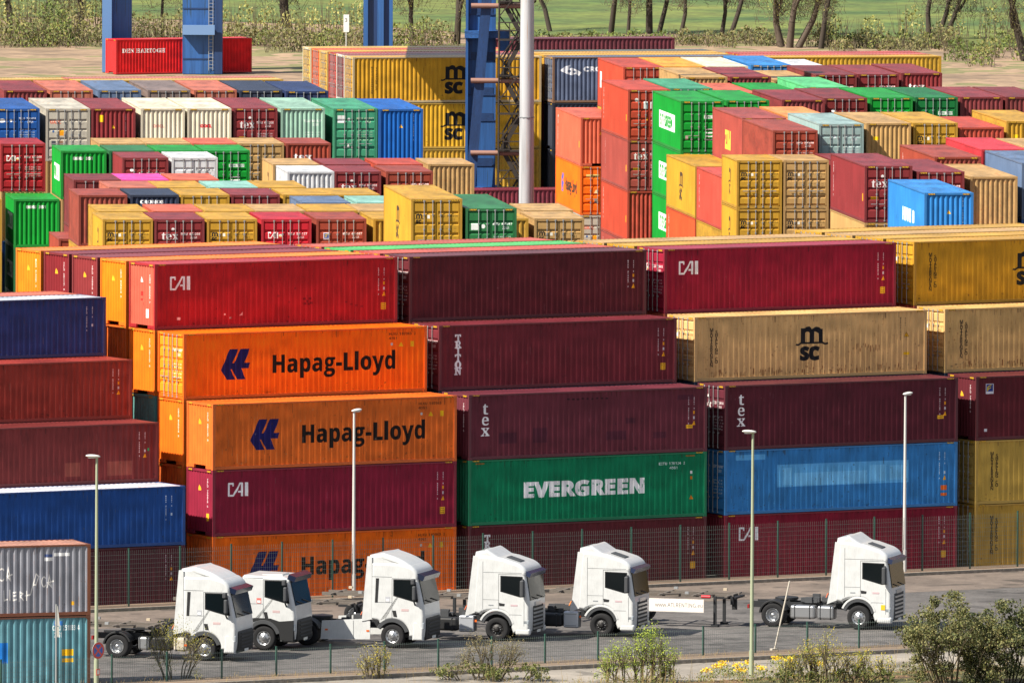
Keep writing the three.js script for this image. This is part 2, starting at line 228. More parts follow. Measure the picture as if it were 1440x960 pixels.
    for (let k = 0; k < 26; k++) { g.globalAlpha = 0.12 + 0.3 * hash2(k, s, 5); g.fillStyle = hash2(k, s, 6) > 0.5 ? '#4a2c20' : '#2a1c1a'; g.fillRect(hash2(k, s, 1) * w, h * (0.86 + 0.12 * hash2(k, s, 2)), 2 + 8 * hash2(k, s, 3), 2 + 6 * hash2(k, s, 4)); g.fillRect(hash2(k, s, 11) * w, 0, 2 + 3 * hash2(k, s, 13), 4 + 26 * hash2(k, s, 14)); } g.globalAlpha = 1;
    grain(g, w, h, s * 13, 11);
  });
}
// mid-field long sides: seen at a grazing angle, so the print is simple and bold; drawn on the 40 ft or 20 ft panel
function yardSideTex(kind, color, n) {
  return yardAtlas((g, w, h) => {
    g.fillStyle = css(color); g.fillRect(0, 0, w, h); const W1 = '#e3e0dc', K = '#26211f';
    if (kind === 'mscv') { mscLogo(g, w * 0.5, h * 0.5, 0.66, '#4a3a2c'); vtext(g, 'MEDITERRANEAN', 462, 20, 7, 'bold 8px sans-serif', K); }
    if (kind.startsWith('codev')) { vtext(g, codes[n % 5], kind === 'codev2' ? 70 : 36, 22, 6.5, 'bold 9px sans-serif', W1); g.fillStyle = '#e0a01c'; g.fillRect(w - 40, 66, 12, 18); }
    if (kind === 'evg') { g.fillStyle = '#e9ebe6'; g.fillRect(110, 42, 290, 46); heavy(g, 'EVERGREEN', 122, 80, 'bold 40px sans-serif', css(color), 1.02, 3); }
    if (kind === 'hlside') { hlLogo(g, 110, 38, 0.52, '#5a5aa0'); heavy(g, 'Hapag-Lloyd', 190, 80, '44px sans-serif', '#4a3428', 1, 3); }
    if (kind === 'vy') { g.save(); heavy(g, 'ZIM', 210, 92, 'bold 62px sans-serif', '#e2b84a', 0.9, 6); g.restore(); }
    if (kind === 'hj') { heavy(g, 'HYUN', 200, 78, 'bold 40px sans-serif', '#dfe8ee', 1.1, 4); vtext(g, 'FCIU 38620', 44, 24, 8, 'bold 10px sans-serif', W1); g.fillStyle = '#dfe8ee'; g.beginPath(); g.arc(352, 64, 16, 0, 7); g.fill(); }
    if (kind === 'yml') { g.fillStyle = '#e6e8ea'; g.beginPath(); g.moveTo(70, 34); g.lineTo(96, 76); g.lineTo(44, 76); g.fill(); heavy(g, 'MING', 100, 70, 'bold 34px sans-serif', '#e6e8ea', 1.1, 3); }
    if (kind === 'wsq') { g.fillStyle = W1; g.fillRect(34, 34, 34, 46); }
    if (kind === 'sqd') { g.fillStyle = K; g.fillRect(228, 50, 46, 46); }
    if (kind === 'rust') speckle(g, w, h, 260, 5, ['#8a4a22', '#a05a2a', '#6b3a1c'], 8);
    speckle(g, w, h, 40, n, ['#00000055', '#ffffff33'], 4); grain(g, w, h, 300 + n, 7);
  });
}
let endN = 0;
function endTex(kind, color, n) { // door pairs and plain ends
  return (endN++ < 56 ? endAtlas : endAtlas2)((g, w, h) => {
    g.fillStyle = css(color); g.fillRect(0, 0, w, h); const W1 = '#e6e2de', K = '#231f1e';
    const code = (col, y = 60) => { g.fillStyle = col; g.font = 'bold 17px monospace'; g.fillText(codes[n % 5].slice(0, 4) + ' ' + codes[n % 5].slice(5), 134, y); g.fillText('22G1', 190, y + 20); g.font = '9px monospace'; for (let k = 0; k < 5; k++) { g.fillText('30 480 KGS', 140, y + 62 + k * 15); g.fillText('67 200', 206, y + 62 + k * 15); } };
    const lite = ['D', ''].includes('');
    if (kind === 'msc') { mscLogo(g, 31, 84, 0.44, K); g.fillStyle = '#e8e6da'; g.fillRect(76, 66, 14, 18); code('#5a4622', 76); }
    if (kind === 'tex') { g.font = 'bold 62px serif'; g.fillStyle = W1; g.fillText('tex', 26, 104); g.beginPath(); g.arc(92, 42, 9, 0, 7); g.fill(); code(W1, 76); g.fillStyle = '#e2b01c'; g.fillRect(22, 152, 46, 14); }
    if (kind === 'cai') { caiLogo(g, 24, 62, 0.62, W1); g.fillStyle = W1; g.beginPath(); g.arc(94, 80, 9, 0, 7); g.fill(); g.fillStyle = '#e0b42a'; g.fillRect(88, 80, 10, 8); code(W1, 76); }
    if (kind === 'flor') { g.fillStyle = '#e4e2e6'; g.fillRect(26, 64, 34, 42); g.fillStyle = '#28459a'; g.fillRect(30, 68, 26, 28); g.strokeStyle = '#e2c02a'; g.lineWidth = 5; g.beginPath(); g.moveTo(34, 78); g.lineTo(52, 72); g.moveTo(34, 88); g.lineTo(48, 84); g.stroke(); code(W1, 76); }
    if (kind.startsWith('code')) { code(kind === 'code' && ['white', 'tan'].includes(color) ? '#54524c' : W1, 70); if (kind === 'code2') { g.fillStyle = '#f0b01c'; g.beginPath(); g.moveTo(160, 160); g.lineTo(180, 196); g.lineTo(140, 196); g.fill(); g.fillStyle = W1; g.fillRect(12, 140, 50, 12); } if (kind === 'code3') { g.fillStyle = '#dfe8e4'; g.fillRect(92, 56, 52, 46); g.fillStyle = W1; g.beginPath(); g.arc(44, 48, 12, 0, 7); g.fill(); g.fillStyle = '#e8b01c'; g.beginPath(); g.moveTo(116, 150); g.lineTo(128, 170); g.lineTo(104, 170); g.fill(); } }
    if (kind === 'triton') { g.fillStyle = W1; g.beginPath(); g.arc(44, 62, 11, 0, 7); g.fill(); g.beginPath(); g.moveTo(72, 104); g.lineTo(92, 76); g.lineTo(112, 104); g.lineTo(98, 98); g.lineTo(98, 112); g.lineTo(86, 112); g.lineTo(86, 98); g.fill(); code(W1, 92); }
    if (kind === 'cronos') heavy(g, 'CRONOS', 44, 40, 'bold 26px sans-serif', W1, 1.3, 2);
    if (kind === 'oocl') heavy(g, 'OOCL', 72, 100, 'bold 24px sans-serif', '#cc2230', 1.1, 3);
    if (kind === 'oocl2') { g.globalAlpha = 0.45; heavy(g, 'OOCL', 66, 100, 'bold 24px sans-serif', '#d05a50', 1.1, 2); g.globalAlpha = 1; }
    if (kind === 'uasc') { g.globalAlpha = 0.7; heavy(g, 'UASC', 12, 74, 'bold 26px sans-serif', '#d0604a', 1.1, 2); g.globalAlpha = 1; g.fillStyle = '#e89a1c'; g.fillRect(72, 112, 30, 32); g.fillStyle = '#4a4e54'; g.fillRect(22, 172, 28, 26); g.fillStyle = '#8a6a54'; g.fillRect(72, 172, 24, 26); g.fillStyle = '#3a5a8a'; g.beginPath(); g.arc(34, 120, 7, 0, 7); g.fill(); code('#7a756c', 62); }
    if (kind === 'egl') { heavy(g, 'EGHU 351', 62, 46, 'bold 22px monospace', W1, 1.2, 2); }
    if (kind === 'evgd') { g.fillStyle = '#dfe6dc'; g.fillRect(140, 70, 96, 20); g.fillStyle = '#1f6a34'; g.font = 'bold 17px monospace'; g.fillText('EGHU 9087', 144, 86); g.fillStyle = W1; for (let k = 0; k < 4; k++) g.fillRect(150, 150 + k * 20, 60, 9); g.fillStyle = '#b9a49a'; g.fillRect(18, 190, 18, 26); }
    if (kind === 'evg2') { g.fillStyle = '#e6e8e2'; g.fillRect(16, 62, 44, 32); g.beginPath(); g.arc(84, 76, 11, 0, 7); g.fill(); g.fillStyle = '#d2502a'; g.fillRect(206, 132, 22, 12); code(W1, 70); }
    if (kind === 'cma') { g.fillStyle = W1; g.beginPath(); g.ellipse(28, 56, 22, 12, 0, 0, 7); g.fill(); g.beginPath(); g.arc(86, 56, 9, 0, 7); g.fill(); code(W1, 50); }
    if (kind === 'sq') { g.fillStyle = '#ecc01c'; g.fillRect(38, 28, 28, 40); g.beginPath(); g.moveTo(128, 84); g.lineTo(138, 104); g.lineTo(118, 104); g.fill(); vtext(g, codes[1], 206, 30, 9, 'bold 9px monospace', W1); }
    if (kind === 'tri') { g.fillStyle = '#f0b01c'; g.beginPath(); g.moveTo(128, 78); g.lineTo(140, 98); g.lineTo(116, 98); g.fill(); vtext(g, codes[2], 208, 26, 12, 'bold 11px monospace', W1); }
    if (kind === 'triL') { g.fillStyle = '#f2b42c'; g.beginPath(); g.moveTo(118, 62); g.lineTo(132, 88); g.lineTo(104, 88); g.fill(); vtext(g, codes[n % 5], 204, 40, 10, 'bold 10px monospace', W1); }
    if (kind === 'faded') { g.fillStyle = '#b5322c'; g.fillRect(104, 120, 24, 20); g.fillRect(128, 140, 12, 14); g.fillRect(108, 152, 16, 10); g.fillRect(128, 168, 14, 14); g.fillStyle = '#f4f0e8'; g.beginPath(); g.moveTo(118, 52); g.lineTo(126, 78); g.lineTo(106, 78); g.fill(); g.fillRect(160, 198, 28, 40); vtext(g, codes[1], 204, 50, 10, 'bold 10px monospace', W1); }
    if (kind === 'triQ') { g.fillStyle = '#f2b42c'; g.beginPath(); g.moveTo(118, 62); g.lineTo(132, 88); g.lineTo(104, 88); g.fill(); g.fillStyle = '#eeb22c'; g.fillRect(186, 188, 26, 34); vtext(g, codes[n % 5], 204, 40, 10, 'bold 10px monospace', W1); }
    if (kind === 'ysq') { g.fillStyle = '#efc61c'; g.fillRect(32, 66, 34, 20); }
    if (kind === 'texh') heavy(g, 'tex', 36, 96, 'bold 58px serif', W1, 1.25, 1);
    if (kind === 'sgd') { g.fillStyle = '#dfe4e0'; g.fillRect(12, 26, 50, 44); g.beginPath(); g.arc(86, 50, 10, 0, 7); g.fill(); code('#c8c4a8', 50); g.fillStyle = W1; g.beginPath(); g.moveTo(82, 190); g.lineTo(94, 214); g.lineTo(70, 214); g.fill(); speckle(g, w, h, 60, 9, ['#8a5a3a'], 6); }
    if (kind === 'gtd') { g.fillStyle = '#c6ced0'; g.fillRect(150, 190, 46, 44); g.beginPath(); g.arc(84, 60, 9, 0, 7); g.fill(); speckle(g, w, h, 120, 4, ['#8a5a3a', '#6b4a30'], 6); code('#d5dada', 60); }
    if (kind === 'hlb') { g.fillStyle = '#ead27a'; g.fillRect(26, 36, 200, 20); g.fillStyle = K; g.font = 'bold 17px sans-serif'; g.fillText('Hapag-Lloyd', 60, 52); g.fillStyle = '#f0d9a0'; g.beginPath(); g.moveTo(96, 130); g.lineTo(112, 156); g.lineTo(80, 156); g.fill(); g.fillStyle = '#8a8078'; g.fillRect(84, 188, 24, 30); }
    speckle(g, w, h, 30, n + 2, ['#00000066', '#5a3a26'], 4); grain(g, w, h, 500 + n, 6);
  });
}
// many small prints share one sheet; each material shows its own cell
function atlas(cw, ch, cols, rows) {
  const c = document.createElement('canvas'); c.width = cw * cols; c.height = ch * rows; const g = c.getContext('2d'), base = new THREE.CanvasTexture(c); let n = 0;
  base.colorSpace = THREE.SRGBColorSpace; base.magFilter = THREE.LinearFilter;
  return (draw) => {
    const k = document.createElement('canvas'); k.width = cw; k.height = ch; draw(k.getContext('2d'), cw, ch);
    const i = n % cols, j = Math.floor(n / cols); n++; if (j >= rows) throw new Error('atlas full'); g.drawImage(k, i * cw, j * ch);
    const t = base.clone(); t.repeat.set((cw - 2) / c.width, (ch - 2) / c.height); t.offset.set((i * cw + 1) / c.width, 1 - ((j + 1) * ch - 1) / c.height); return t;
  };
}
const endAtlas = atlas(256, 272, 8, 7), endAtlas2 = atlas(256, 272, 8, 4), yardAtlas = atlas(512, 128, 4, 12);
const dentTex = noiseTex(256, 64, (u, v) => { const k = 0.5 + 0.5 * (vnoise(u * 14, v * 4, 201, 14, 4) - 0.5) + 0.3 * (vnoise(u * 40, v * 9, 202, 40, 9) - 0.5); return [k, k, k]; }, null, false);
const texMatCache = new Map();
function printed(fn, kind, color, n) { const id = fn.name + kind + '|' + color; if (!texMatCache.has(id)) texMatCache.set(id, new THREE.MeshPhysicalMaterial({ color: '#ffffff', roughness: 0.75, specularIntensity: 0.4, map: fn(kind, color, n), ...(fn === sideTex ? { bumpMap: dentTex, bumpScale: 0.012 } : {}) })); return texMatCache.get(id); }
// ---- geometry, one set per size
const CW = 2.438, geoCache = new Map();
function containerGeo(L, H) {
  const id = L + '|' + H; if (geoCache.has(id)) return geoCache.get(id);
  const x1 = L / 2, z1 = CW / 2, G = {};
  G.side = ribbed(waves(-x1 + 0.13, x1 - 0.13, 0.278, 0.036), 0.155, H - 0.07, 'h', (a, d, b) => [a, b, z1 - 0.02 + d]);
  G.end = ribbed(waves(-z1 + 0.11, z1 - 0.11, 0.25, 0.045), 0.17, H - 0.1, 'h', (a, d, b) => [-x1 + 0.03 - d, b, a]);
  G.roof = ribbed(waves(-x1 + 0.1, x1 - 0.1, 0.23, 0.016), -z1 + 0.05, z1 - 0.05, 'h', (a, d, b) => [a, H - 0.012 + d, -b]);
  const f = [];
  for (const sx of [-1, 1]) for (const sz of [-1, 1]) {
    f.push(box(sx * (x1 - 0.065), H / 2, sz * (z1 - 0.055), 0.13, H - 0.24, 0.11));
    for (const y of [0.06, H - 0.06]) f.push(box(sx * (x1 - 0.086), y, sz * (z1 - 0.078), 0.178, 0.118, 0.162));
  }
  for (const sz of [-1, 1]) { f.push(slab(-x1 + 0.17, x1 - 0.17, 0.02, 0.155, sz * z1 - sz * 0.035 - 0.03, sz * z1 - sz * 0.035 + 0.03)); f.push(slab(-x1 + 0.17, x1 - 0.17, H - 0.075, H - 0.006, sz * z1 - sz * 0.035 - 0.03, sz * z1 - sz * 0.035 + 0.03)); }
  f.push(box(x1 - 0.05, 0.1, 0, 0.09, 0.15, CW - 0.32), box(x1 - 0.05, H - 0.075, 0, 0.09, 0.13, CW - 0.32), box(-x1 + 0.05, H - 0.06, 0, 0.09, 0.1, CW - 0.32));
  if (L > 7) for (const s of [-1, 1]) f.push(box(-x1 + 0.05, 0.1, s * 0.83, 0.09, 0.15, 0.58)); // gap for the gooseneck of a trailer
  else f.push(box(-x1 + 0.05, 0.1, 0, 0.09, 0.15, CW - 0.32));
  f.push(box(0, 0.165, 0, L - 0.2, 0.02, CW - 0.14));
  G.frame = merge(f);
  // doors: each leaf a sheet of raised fields, hinge side outwards
  const y0 = 0.19, y1 = H - 0.15, n = 5, step = (y1 - y0) / n, prof = [[y0, 0]];
  for (let k = 0; k < n; k++) { const a = y0 + k * step; prof.push([a + 0.05, 0], [a + 0.085, 0.045], [a + step - 0.085, 0.045], [a + step - 0.05, 0]); }
  prof.push([y1, 0]);
  G.door = [0, 1].map((i) => {
    const b0 = i ? 0.02 : -z1 + 0.13, b1 = i ? z1 - 0.13 : -0.02;
    const g = ribbed(prof, b0 + 0.05, b1 - 0.05, 'v', (a, d, b) => [x1 - 0.075 + d, a, -b]);
    const uvA = g.attributes.uv, px = g.attributes.position; for (let k = 0; k < uvA.count; k++) uvA.setXY(k, 0.5 - px.getZ(k) / (CW - 0.26), (px.getY(k) - y0) / (y1 - y0));
    const e = merge([box(x1 - 0.06, H / 2 + 0.02, -b0 - 0.025, 0.05, y1 - y0, 0.05), box(x1 - 0.06, H / 2 + 0.02, -b1 + 0.025, 0.05, y1 - y0, 0.05)]);
    const eu = e.attributes.uv; for (let k = 0; k < eu.count; k++) eu.setXY(k, 0.01, 0.5);
    return merge([g, e]);
  });
  const rodGeo = (z, hand) => {
    const l = [rod([x1 + 0.012, 0.08, z], [x1 + 0.012, H - 0.06, z], 0.019, 6)];
    for (const y of [0.1, 0.75, H * 0.5, H - 0.75, H - 0.1]) l.push(box(x1 - 0.008, y, z, 0.05, 0.07, 0.09));
    l.push(box(x1 + 0.035, 0.95, z + hand * 0.15, 0.02, 0.035, 0.3)); return merge(l);
  };
  G.rods = [[rodGeo(0.6, 1), rodGeo(0.19, 1)], [rodGeo(-0.19, -1), rodGeo(-0.6, -1)]];
  G.tallEnd = H > 2.7 ? [-1, 1].map((sx) => [-1, 1].map((q) => box(sx * (x1 + 0.003), H - 0.07, q * (z1 - 0.36), 0.006, 0.07, 0.34))) : null;
  G.tallSide = H > 2.7 ? [-1, 1].map((sz) => [-1, 1].map((q) => box(q * (x1 - 0.38), H - 0.04, sz * (z1 - 0.002), 0.34, 0.05, 0.008))) : null;
  geoCache.set(id, G); return G;
}
const tallMat = std('#ffffff', 0.6, { map: canvasTex(64, 16, (g) => { g.fillStyle = '#e8b21c'; g.fillRect(0, 0, 64, 16); g.fillStyle = '#1c1a18'; for (let k = 0; k < 5; k++) { g.beginPath(); g.moveTo(k * 14, 16); g.lineTo(k * 14 + 6, 16); g.lineTo(k * 14 + 12, 0); g.lineTo(k * 14 + 6, 0); g.fill(); } }) });
let cN = 0;
// opt: { side: material, end: material, face: 'D' | 'E' | 'DE' which ends to detail }
function container(L, H, color, label, pos, turn, group, o = {}) {
  const G = containerGeo(L, H), v = cN++, t = thing('shipping_container', label, 'container', pos, turn, group);
  const sm = o.side || paintMat(color, 'side', v);
  part('frame', G.frame, paintMat(o.frame || color, 'frame', v), t);
  part('side_panel', G.side, sm, t); const b = part('side_panel', G.side, sm, t); b.rotation.y = Math.PI;
  part('roof_panel', G.roof, o.roof ? paintMat(o.roof, 'roof', v) : paintMat(color, 'roof', v), t);
  const bare = paintMat(color, 'side', v + 1);
  part('end_panel', G.end, o.face === 'E' && o.end ? o.end : bare, t);
  const dm = o.face === 'D' && o.end ? o.end : bare;
  for (const i of [0, 1]) { const d = part('door', G.door[i], dm, t); if (o.face === 'D') for (const r of G.rods[i]) part('lock_rod', r, M.galv, d); }
  if (G.tallEnd) { for (const g of G.tallEnd[o.face === 'D' ? 1 : 0]) part('height_marking', g, tallMat, t); if (o.sideMarks) for (const g of G.tallSide[o.sideMarks > 0 ? 1 : 0]) part('height_marking', g, tallMat, t); }
  return t;
}
const YARD = [
[0.31,60.3,13.26,20,2.591,'D','yellow','msc','mscv','mustard yellow short container with black stacked letters, at row end beside maroon'],
[2.82,60.3,13.26,20,2.591,'D','maroon','tex','','maroon short container with white lettering, between mustard yellow and mustard yellow'],
[5.38,60.3,13.26,20,2.591,'D','yellow','msc','','mustard yellow short container with black stacked letters, between maroon and crimson'],
[8.03,60.3,13.26,20,2.591,'D','red','cai','','crimson short container with white capital letters'],
[10.71,60.3,13.26,20,2.591,'D','brownred','flor','','rusty red short container with a blue logo square'],
[13.49,60.3,13.26,20,2.591,'E','yellow','','','mustard yellow short container, ribbed end out, at row end beside rusty red'],
[18.63,60.3,13.26,20,2.591,'E','yellow','','','mustard yellow short container, ribbed end out, at row end beside dusty tan'],
[21.36,60.3,13.26,20,2.591,'D','tan','msc','','dusty tan short container with black stacked letters, at row end beside mustard yellow'],
[13.94,47.7,14.93,40,2.896,'D','yellow','msc','mscv','mustard yellow long container with black stacked letters, at row end beside dark green'],
[16.55,47.7,14.48,40,2.896,'D','dgreen','evg2','','dark green long container with white notices'],
[0.69,67.2,13.26,20,2.591,'D','yellow','','','mustard yellow short container, mostly roof showing, at row end beside salmon'],
[3.38,67.2,13.26,20,2.591,'D','salmon','','','salmon short container, mostly roof showing, between mustard yellow and mustard yellow'],
[5.93,67.2,13.26,20,2.591,'D','yellow','','','mustard yellow short container, mostly roof showing, between salmon and dusty tan'],
[8.45,67.2,13.26,20,2.591,'D','tan','','','dusty tan short container, mostly roof showing, between mustard yellow and mustard yellow'],
[11.01,67.2,13.26,20,2.591,'D','yellow','','','mustard yellow short container, mostly roof showing, between dusty tan and dusty tan'],
[13.53,67.2,13.26,20,2.591,'D','tan','','','dusty tan short container, mostly roof showing, at row end beside mustard yellow'],
[21.67,67.2,13.26,20,2.591,'D','tan','','','dusty tan short container, mostly roof showing, behind dusty tan'],
[11.4,74.2,13.26,20,2.591,'D','greyblue','','','grey blue short container, mostly roof showing'],
[14.15,74.2,13.26,20,2.591,'D','teal','','','pale teal short container, mostly roof showing, at row end beside grey blue'],
[0.89,81.2,13.26,20,2.591,'E','brownred','','','rusty red short container, ribbed end out'],
[3.49,81.2,13.26,20,2.591,'E','navy','cronos','','navy short container with a white name'],
[6.03,81.2,13.26,20,2.591,'D','yellow','msc','','mustard yellow short container with black stacked letters, between navy and maroon'],
[8.57,81.2,13.26,20,2.591,'D','maroon','code','','maroon short container, doors out, between mustard yellow and mustard yellow'],
[11.18,81.2,13.26,20,2.591,'D','yellow','','','mustard yellow short container, doors out'],
[13.62,81.2,13.26,20,2.591,'E','yellow','','','mustard yellow short container, mostly roof showing, at row end beside mustard yellow'],
[0.89,81.2,10.669,20,2.591,'E','yellow','','','mustard yellow short container, ribbed end out, stacked under rusty red'],
[0.45,88.0,10.669,20,2.591,'D','brownred','code','codev','rusty red short container, doors out, behind mustard yellow'],
[3.0,88.0,13.26,20,2.591,'D','salmon2','','','dusty salmon short container, mostly roof showing'],
[5.49,88.0,13.26,20,2.591,'D','yellow','','','mustard yellow short container, mostly roof showing, between dusty salmon and pale teal'],
[8.13,88.0,13.26,20,2.591,'D','teal','','','pale teal short container, mostly roof showing, between mustard yellow and mustard yellow'],
[10.58,88.0,13.26,20,2.591,'D','yellow','','','mustard yellow short container, mostly roof showing, at row end beside pale teal'],
[1.78,95.0,13.26,20,2.591,'D','maroon2','','','dark maroon short container, doors out'],
[4.23,95.0,13.26,20,2.591,'D','pink','','','pink short container, mostly roof showing'],
[6.82,95.0,13.26,20,2.591,'D','salmon','','','salmon short container, mostly roof showing, at row end beside pink'],
[13.52,102.4,13.26,20,2.591,'E','white','','','white short container, ribbed end out'],
[15.97,102.4,13.26,20,2.591,'D','maroon','tex','','maroon short container with white lettering, between white and rusty red'],
[18.67,102.4,13.26,20,2.591,'D','brownred','code','','rusty red short container, doors out, at row end beside maroon'],
[13.48,109.5,13.26,20,2.591,'D','tan','','mscv','dusty tan short container, mostly roof showing, at row end beside maroon'],
[16.18,109.5,13.26,20,2.591,'D','maroon','','','maroon short container, mostly roof showing'],
[18.95,109.5,13.26,20,2.591,'D','red2','','','brick red short container, mostly roof showing'],
[21.66,109.5,13.26,20,2.591,'E','tan','','','dusty tan short container, ribbed end out'],
[6.13,116.2,13.26,20,2.591,'D','maroon','triton','codev','maroon short container with a white emblem'],
[8.75,116.2,13.26,20,2.591,'D','white','code','','white short container, doors out, at row end beside maroon'],
[3.44,123.2,13.26,20,2.591,'E','green','egl','evg','vivid green short container with a white code row, at row end beside dark green'],
[6.03,123.2,13.26,20,2.591,'E','dgreen','','','dark green short container, mostly roof showing'],
[8.58,123.2,13.26,20,2.591,'E','green','','','vivid green short container, mostly roof showing'],
[11.14,123.2,13.26,20,2.591,'D','green','evgd','','vivid green short container with white code panel'],
[0.93,123.2,10.669,20,2.591,'E','green','egl','evg','vivid green short container with a white code row, at row end beside mustard yellow'],
[0.93,123.2,8.078,20,2.591,'E','dgreen','','evg','dark green short container, ribbed end out'],
[-2.15,123.2,10.669,20,2.591,'E','yellow','','','mustard yellow short container, ribbed end out, at row end beside vivid green'],
[-2.15,123.2,8.078,20,2.591,'E','yellow','','','mustard yellow short container, ribbed end out, stacked under mustard yellow'],
[0.77,130.5,13.26,20,2.591,'D','red3','cai','','cherry red short container with white capital letters'],
[6.15,130.5,13.26,20,2.591,'D','tan','','','dusty tan short container, mostly roof showing, at row end beside dusty tan'],
[8.66,130.5,13.26,20,2.591,'D','tan','','','dusty tan short container, mostly roof showing, between dusty tan and salmon'],
[11.16,130.5,13.26,20,2.591,'D','salmon','','','salmon short container, mostly roof showing, between dusty tan and dusty tan'],
[13.71,130.5,13.26,20,2.591,'D','tan','code','','dusty tan short container, doors out'],
[16.26,130.5,13.26,20,2.591,'E','brownred','texh','','rusty red short container with big white letters'],
[1.55,144.21,14.48,40,2.896,'D','blue','cma','','royal blue long container with white marks'],
[4.33,144.16,14.48,40,2.896,'D','greywhite','uasc','','light grey long container with an orange sticker, between royal blue and maroon'],
[6.84,144.11,14.48,40,2.896,'E','maroon','sq','','maroon long container with a yellow square'],
[9.58,144.21,14.48,40,2.896,'E','cream','oocl2','','cream long container with faint red letters'],
[12.16,144.24,14.48,40,2.896,'E','cream','oocl','','cream long container with red letters'],
[14.73,144.34,14.48,40,2.896,'D','maroon','tex','','maroon long container with white lettering, between cream and pale green'],
[17.36,144.29,14.48,40,2.896,'E','palegreen','code','','pale green long container, ribbed end out'],
[20.23,143.83,14.48,40,2.896,'D','seagreen','sgd','','sea green long container with white notices'],
[22.7,143.22,14.48,40,2.896,'E','blue2','tri','','cobalt blue long container with a warning triangle'],
[3.64,165.21,14.48,40,2.896,'E','maroon','','','maroon long container, ribbed end out, at row end beside dusty salmon'],
[6.27,165.25,14.48,40,2.896,'D','salmon2','','','dusty salmon long container, doors out, between maroon and grey blue'],
[9.02,165.2,14.48,40,2.896,'D','greyblue','','','grey blue long container, doors out, between dusty salmon and brownish grey'],
[11.83,165.15,14.48,40,2.896,'D','browngrey','','','brownish grey long container, doors out'],
[14.48,165.27,14.48,40,2.896,'D','salmon2','','','dusty salmon long container, doors out, between brownish grey and navy'],
[17.04,164.81,14.48,40,2.896,'D','navy','','','navy long container, doors out, between dusty salmon and dark navy'],
[19.59,163.92,14.48,40,2.896,'D','navy2','','','dark navy long container, doors out'],
[41.33,65.61,14.17,40,2.896,'E','blue3','tri','hj','sky blue long container with a warning triangle'],
[39.23,118.3,12.955,20,2.591,'D','yellow','msc','mscv','mustard yellow short container with black stacked letters, at row end beside dusty tan'],
[41.75,118.3,12.955,20,2.591,'D','tan','msc','','dusty tan short container with black stacked letters, between mustard yellow and maroon'],
[39.23,118.3,10.364,20,2.591,'D','yellow','msc','mscv','mustard yellow short container with black stacked letters, stacked under mustard yellow'],
[41.75,118.3,10.364,20,2.591,'D','tan','msc','','dusty tan short container with black stacked letters, stacked under dusty tan'],
[44.44,119.3,12.955,20,2.591,'E','maroon','','','maroon short container, ribbed end out'],
[41.15,84.55,14.48,40,2.896,'D','maroon','tex','codev','maroon long container with white lettering, at row end beside maroon'],
[41.15,84.55,11.584,40,2.896,'D','tan','code','sqd','dusty tan long container, doors out'],
[43.83,84.6,14.175,40,2.896,'D','maroon','code','','maroon long container, doors out, between maroon and dusty tan'],
[46.68,97.3,14.25,40,2.896,'E','brownred','','codev','rusty red long container, ribbed end out'],
[49.57,100.1,14.48,40,2.896,'D','red4','','','bright red long container, doors out'],
[52.14,99.33,14.48,40,2.896,'D','tan','','','dusty tan long container, mostly roof showing, at row end beside bright red'],
[49.61,87.0,14.48,40,2.896,'D','greyblue','','yml','grey blue long container, doors out, at row end beside dusty tan'],
[46.61,84.9,13.9,40,2.591,'E','tan','','','dusty tan long container, ribbed end out, between maroon and grey blue'],
[45.63,73.2,11.27,40,2.896,'D','brownred','','','rusty red long container, mostly roof showing'],
[39.63,125.3,11.58,40,2.896,'D','red5','','codev','coral red long container, doors out'],
[39.63,125.3,8.684,40,2.896,'D','yellow','','','mustard yellow long container, doors out, stacked under coral red'],
[39.65,138.2,11.58,40,2.896,'D','yellow','','mscv','mustard yellow long container, doors out, on top of orange red'],
[39.65,138.2,8.684,40,2.896,'D','orangered','','codev','orange red long container, doors out'],
[42.2,125.69,14.17,40,2.591,'D','brownred','code2','','rusty red long container with a warning triangle'],
[42.28,138.5,14.2,40,2.896,'D','maroon3','','vy','faded maroon long container, doors out'],
[45.03,139.3,14.2,40,2.896,'D','orange2','','','pale orange long container, mostly roof showing'],
[44.82,126.41,14.48,40,2.896,'D','greyteal','gtd','rust','rust-stained grey teal long container with pale notices'],
[47.53,127.26,14.48,40,2.896,'E','tan','ysq','','dusty tan long container with a yellow patch'],
[50.12,127.43,14.48,40,2.896,'D','yellow','msc','','mustard yellow long container with black stacked letters, between dusty tan and brick red'],
[52.85,128.69,14.17,40,2.591,'E','red2','','','brick red long container, ribbed end out, between mustard yellow and mustard yellow'],
[55.54,129.38,14.48,40,2.896,'E','yellow','ysq','','mustard yellow long container with a yellow patch'],
[40.64,151.9,14.48,40,2.896,'D','green','evgd','evg','vivid green long container with white code panel, at row end beside vivid green'],
[43.32,152.67,14.48,40,2.896,'D','green','evgd','','vivid green long container with white code panel, between vivid green and maroon'],
[46.58,153.43,14.48,40,2.896,'E','maroon','','','maroon long container, ribbed end out, between vivid green and dark maroon'],
[49.23,155.03,14.48,40,2.896,'D','maroon2','triton','','dark maroon long container with a white emblem'],
[51.94,155.81,14.48,40,2.896,'D','green','evgd','','vivid green long container with white code panel, between dark maroon and deep green'],
[54.55,156.01,14.48,40,2.896,'D','dgreen2','evgd','','deep green long container with white code panel'],
[57.21,156.54,14.48,40,2.896,'E','maroon','','','maroon long container, ribbed end out, between deep green and dark maroon'],
[59.8,156.49,14.48,40,2.896,'E','maroon2','','','dark maroon long container, ribbed end out'],
[40.64,151.9,11.584,40,2.896,'D','green','evgd','evg','vivid green long container with white code panel, stacked under vivid green, behind mustard yellow'],
[40.64,151.9,8.688,40,2.896,'D','green','evgd','evg','vivid green long container with white code panel, stacked under vivid green, behind orange red'],
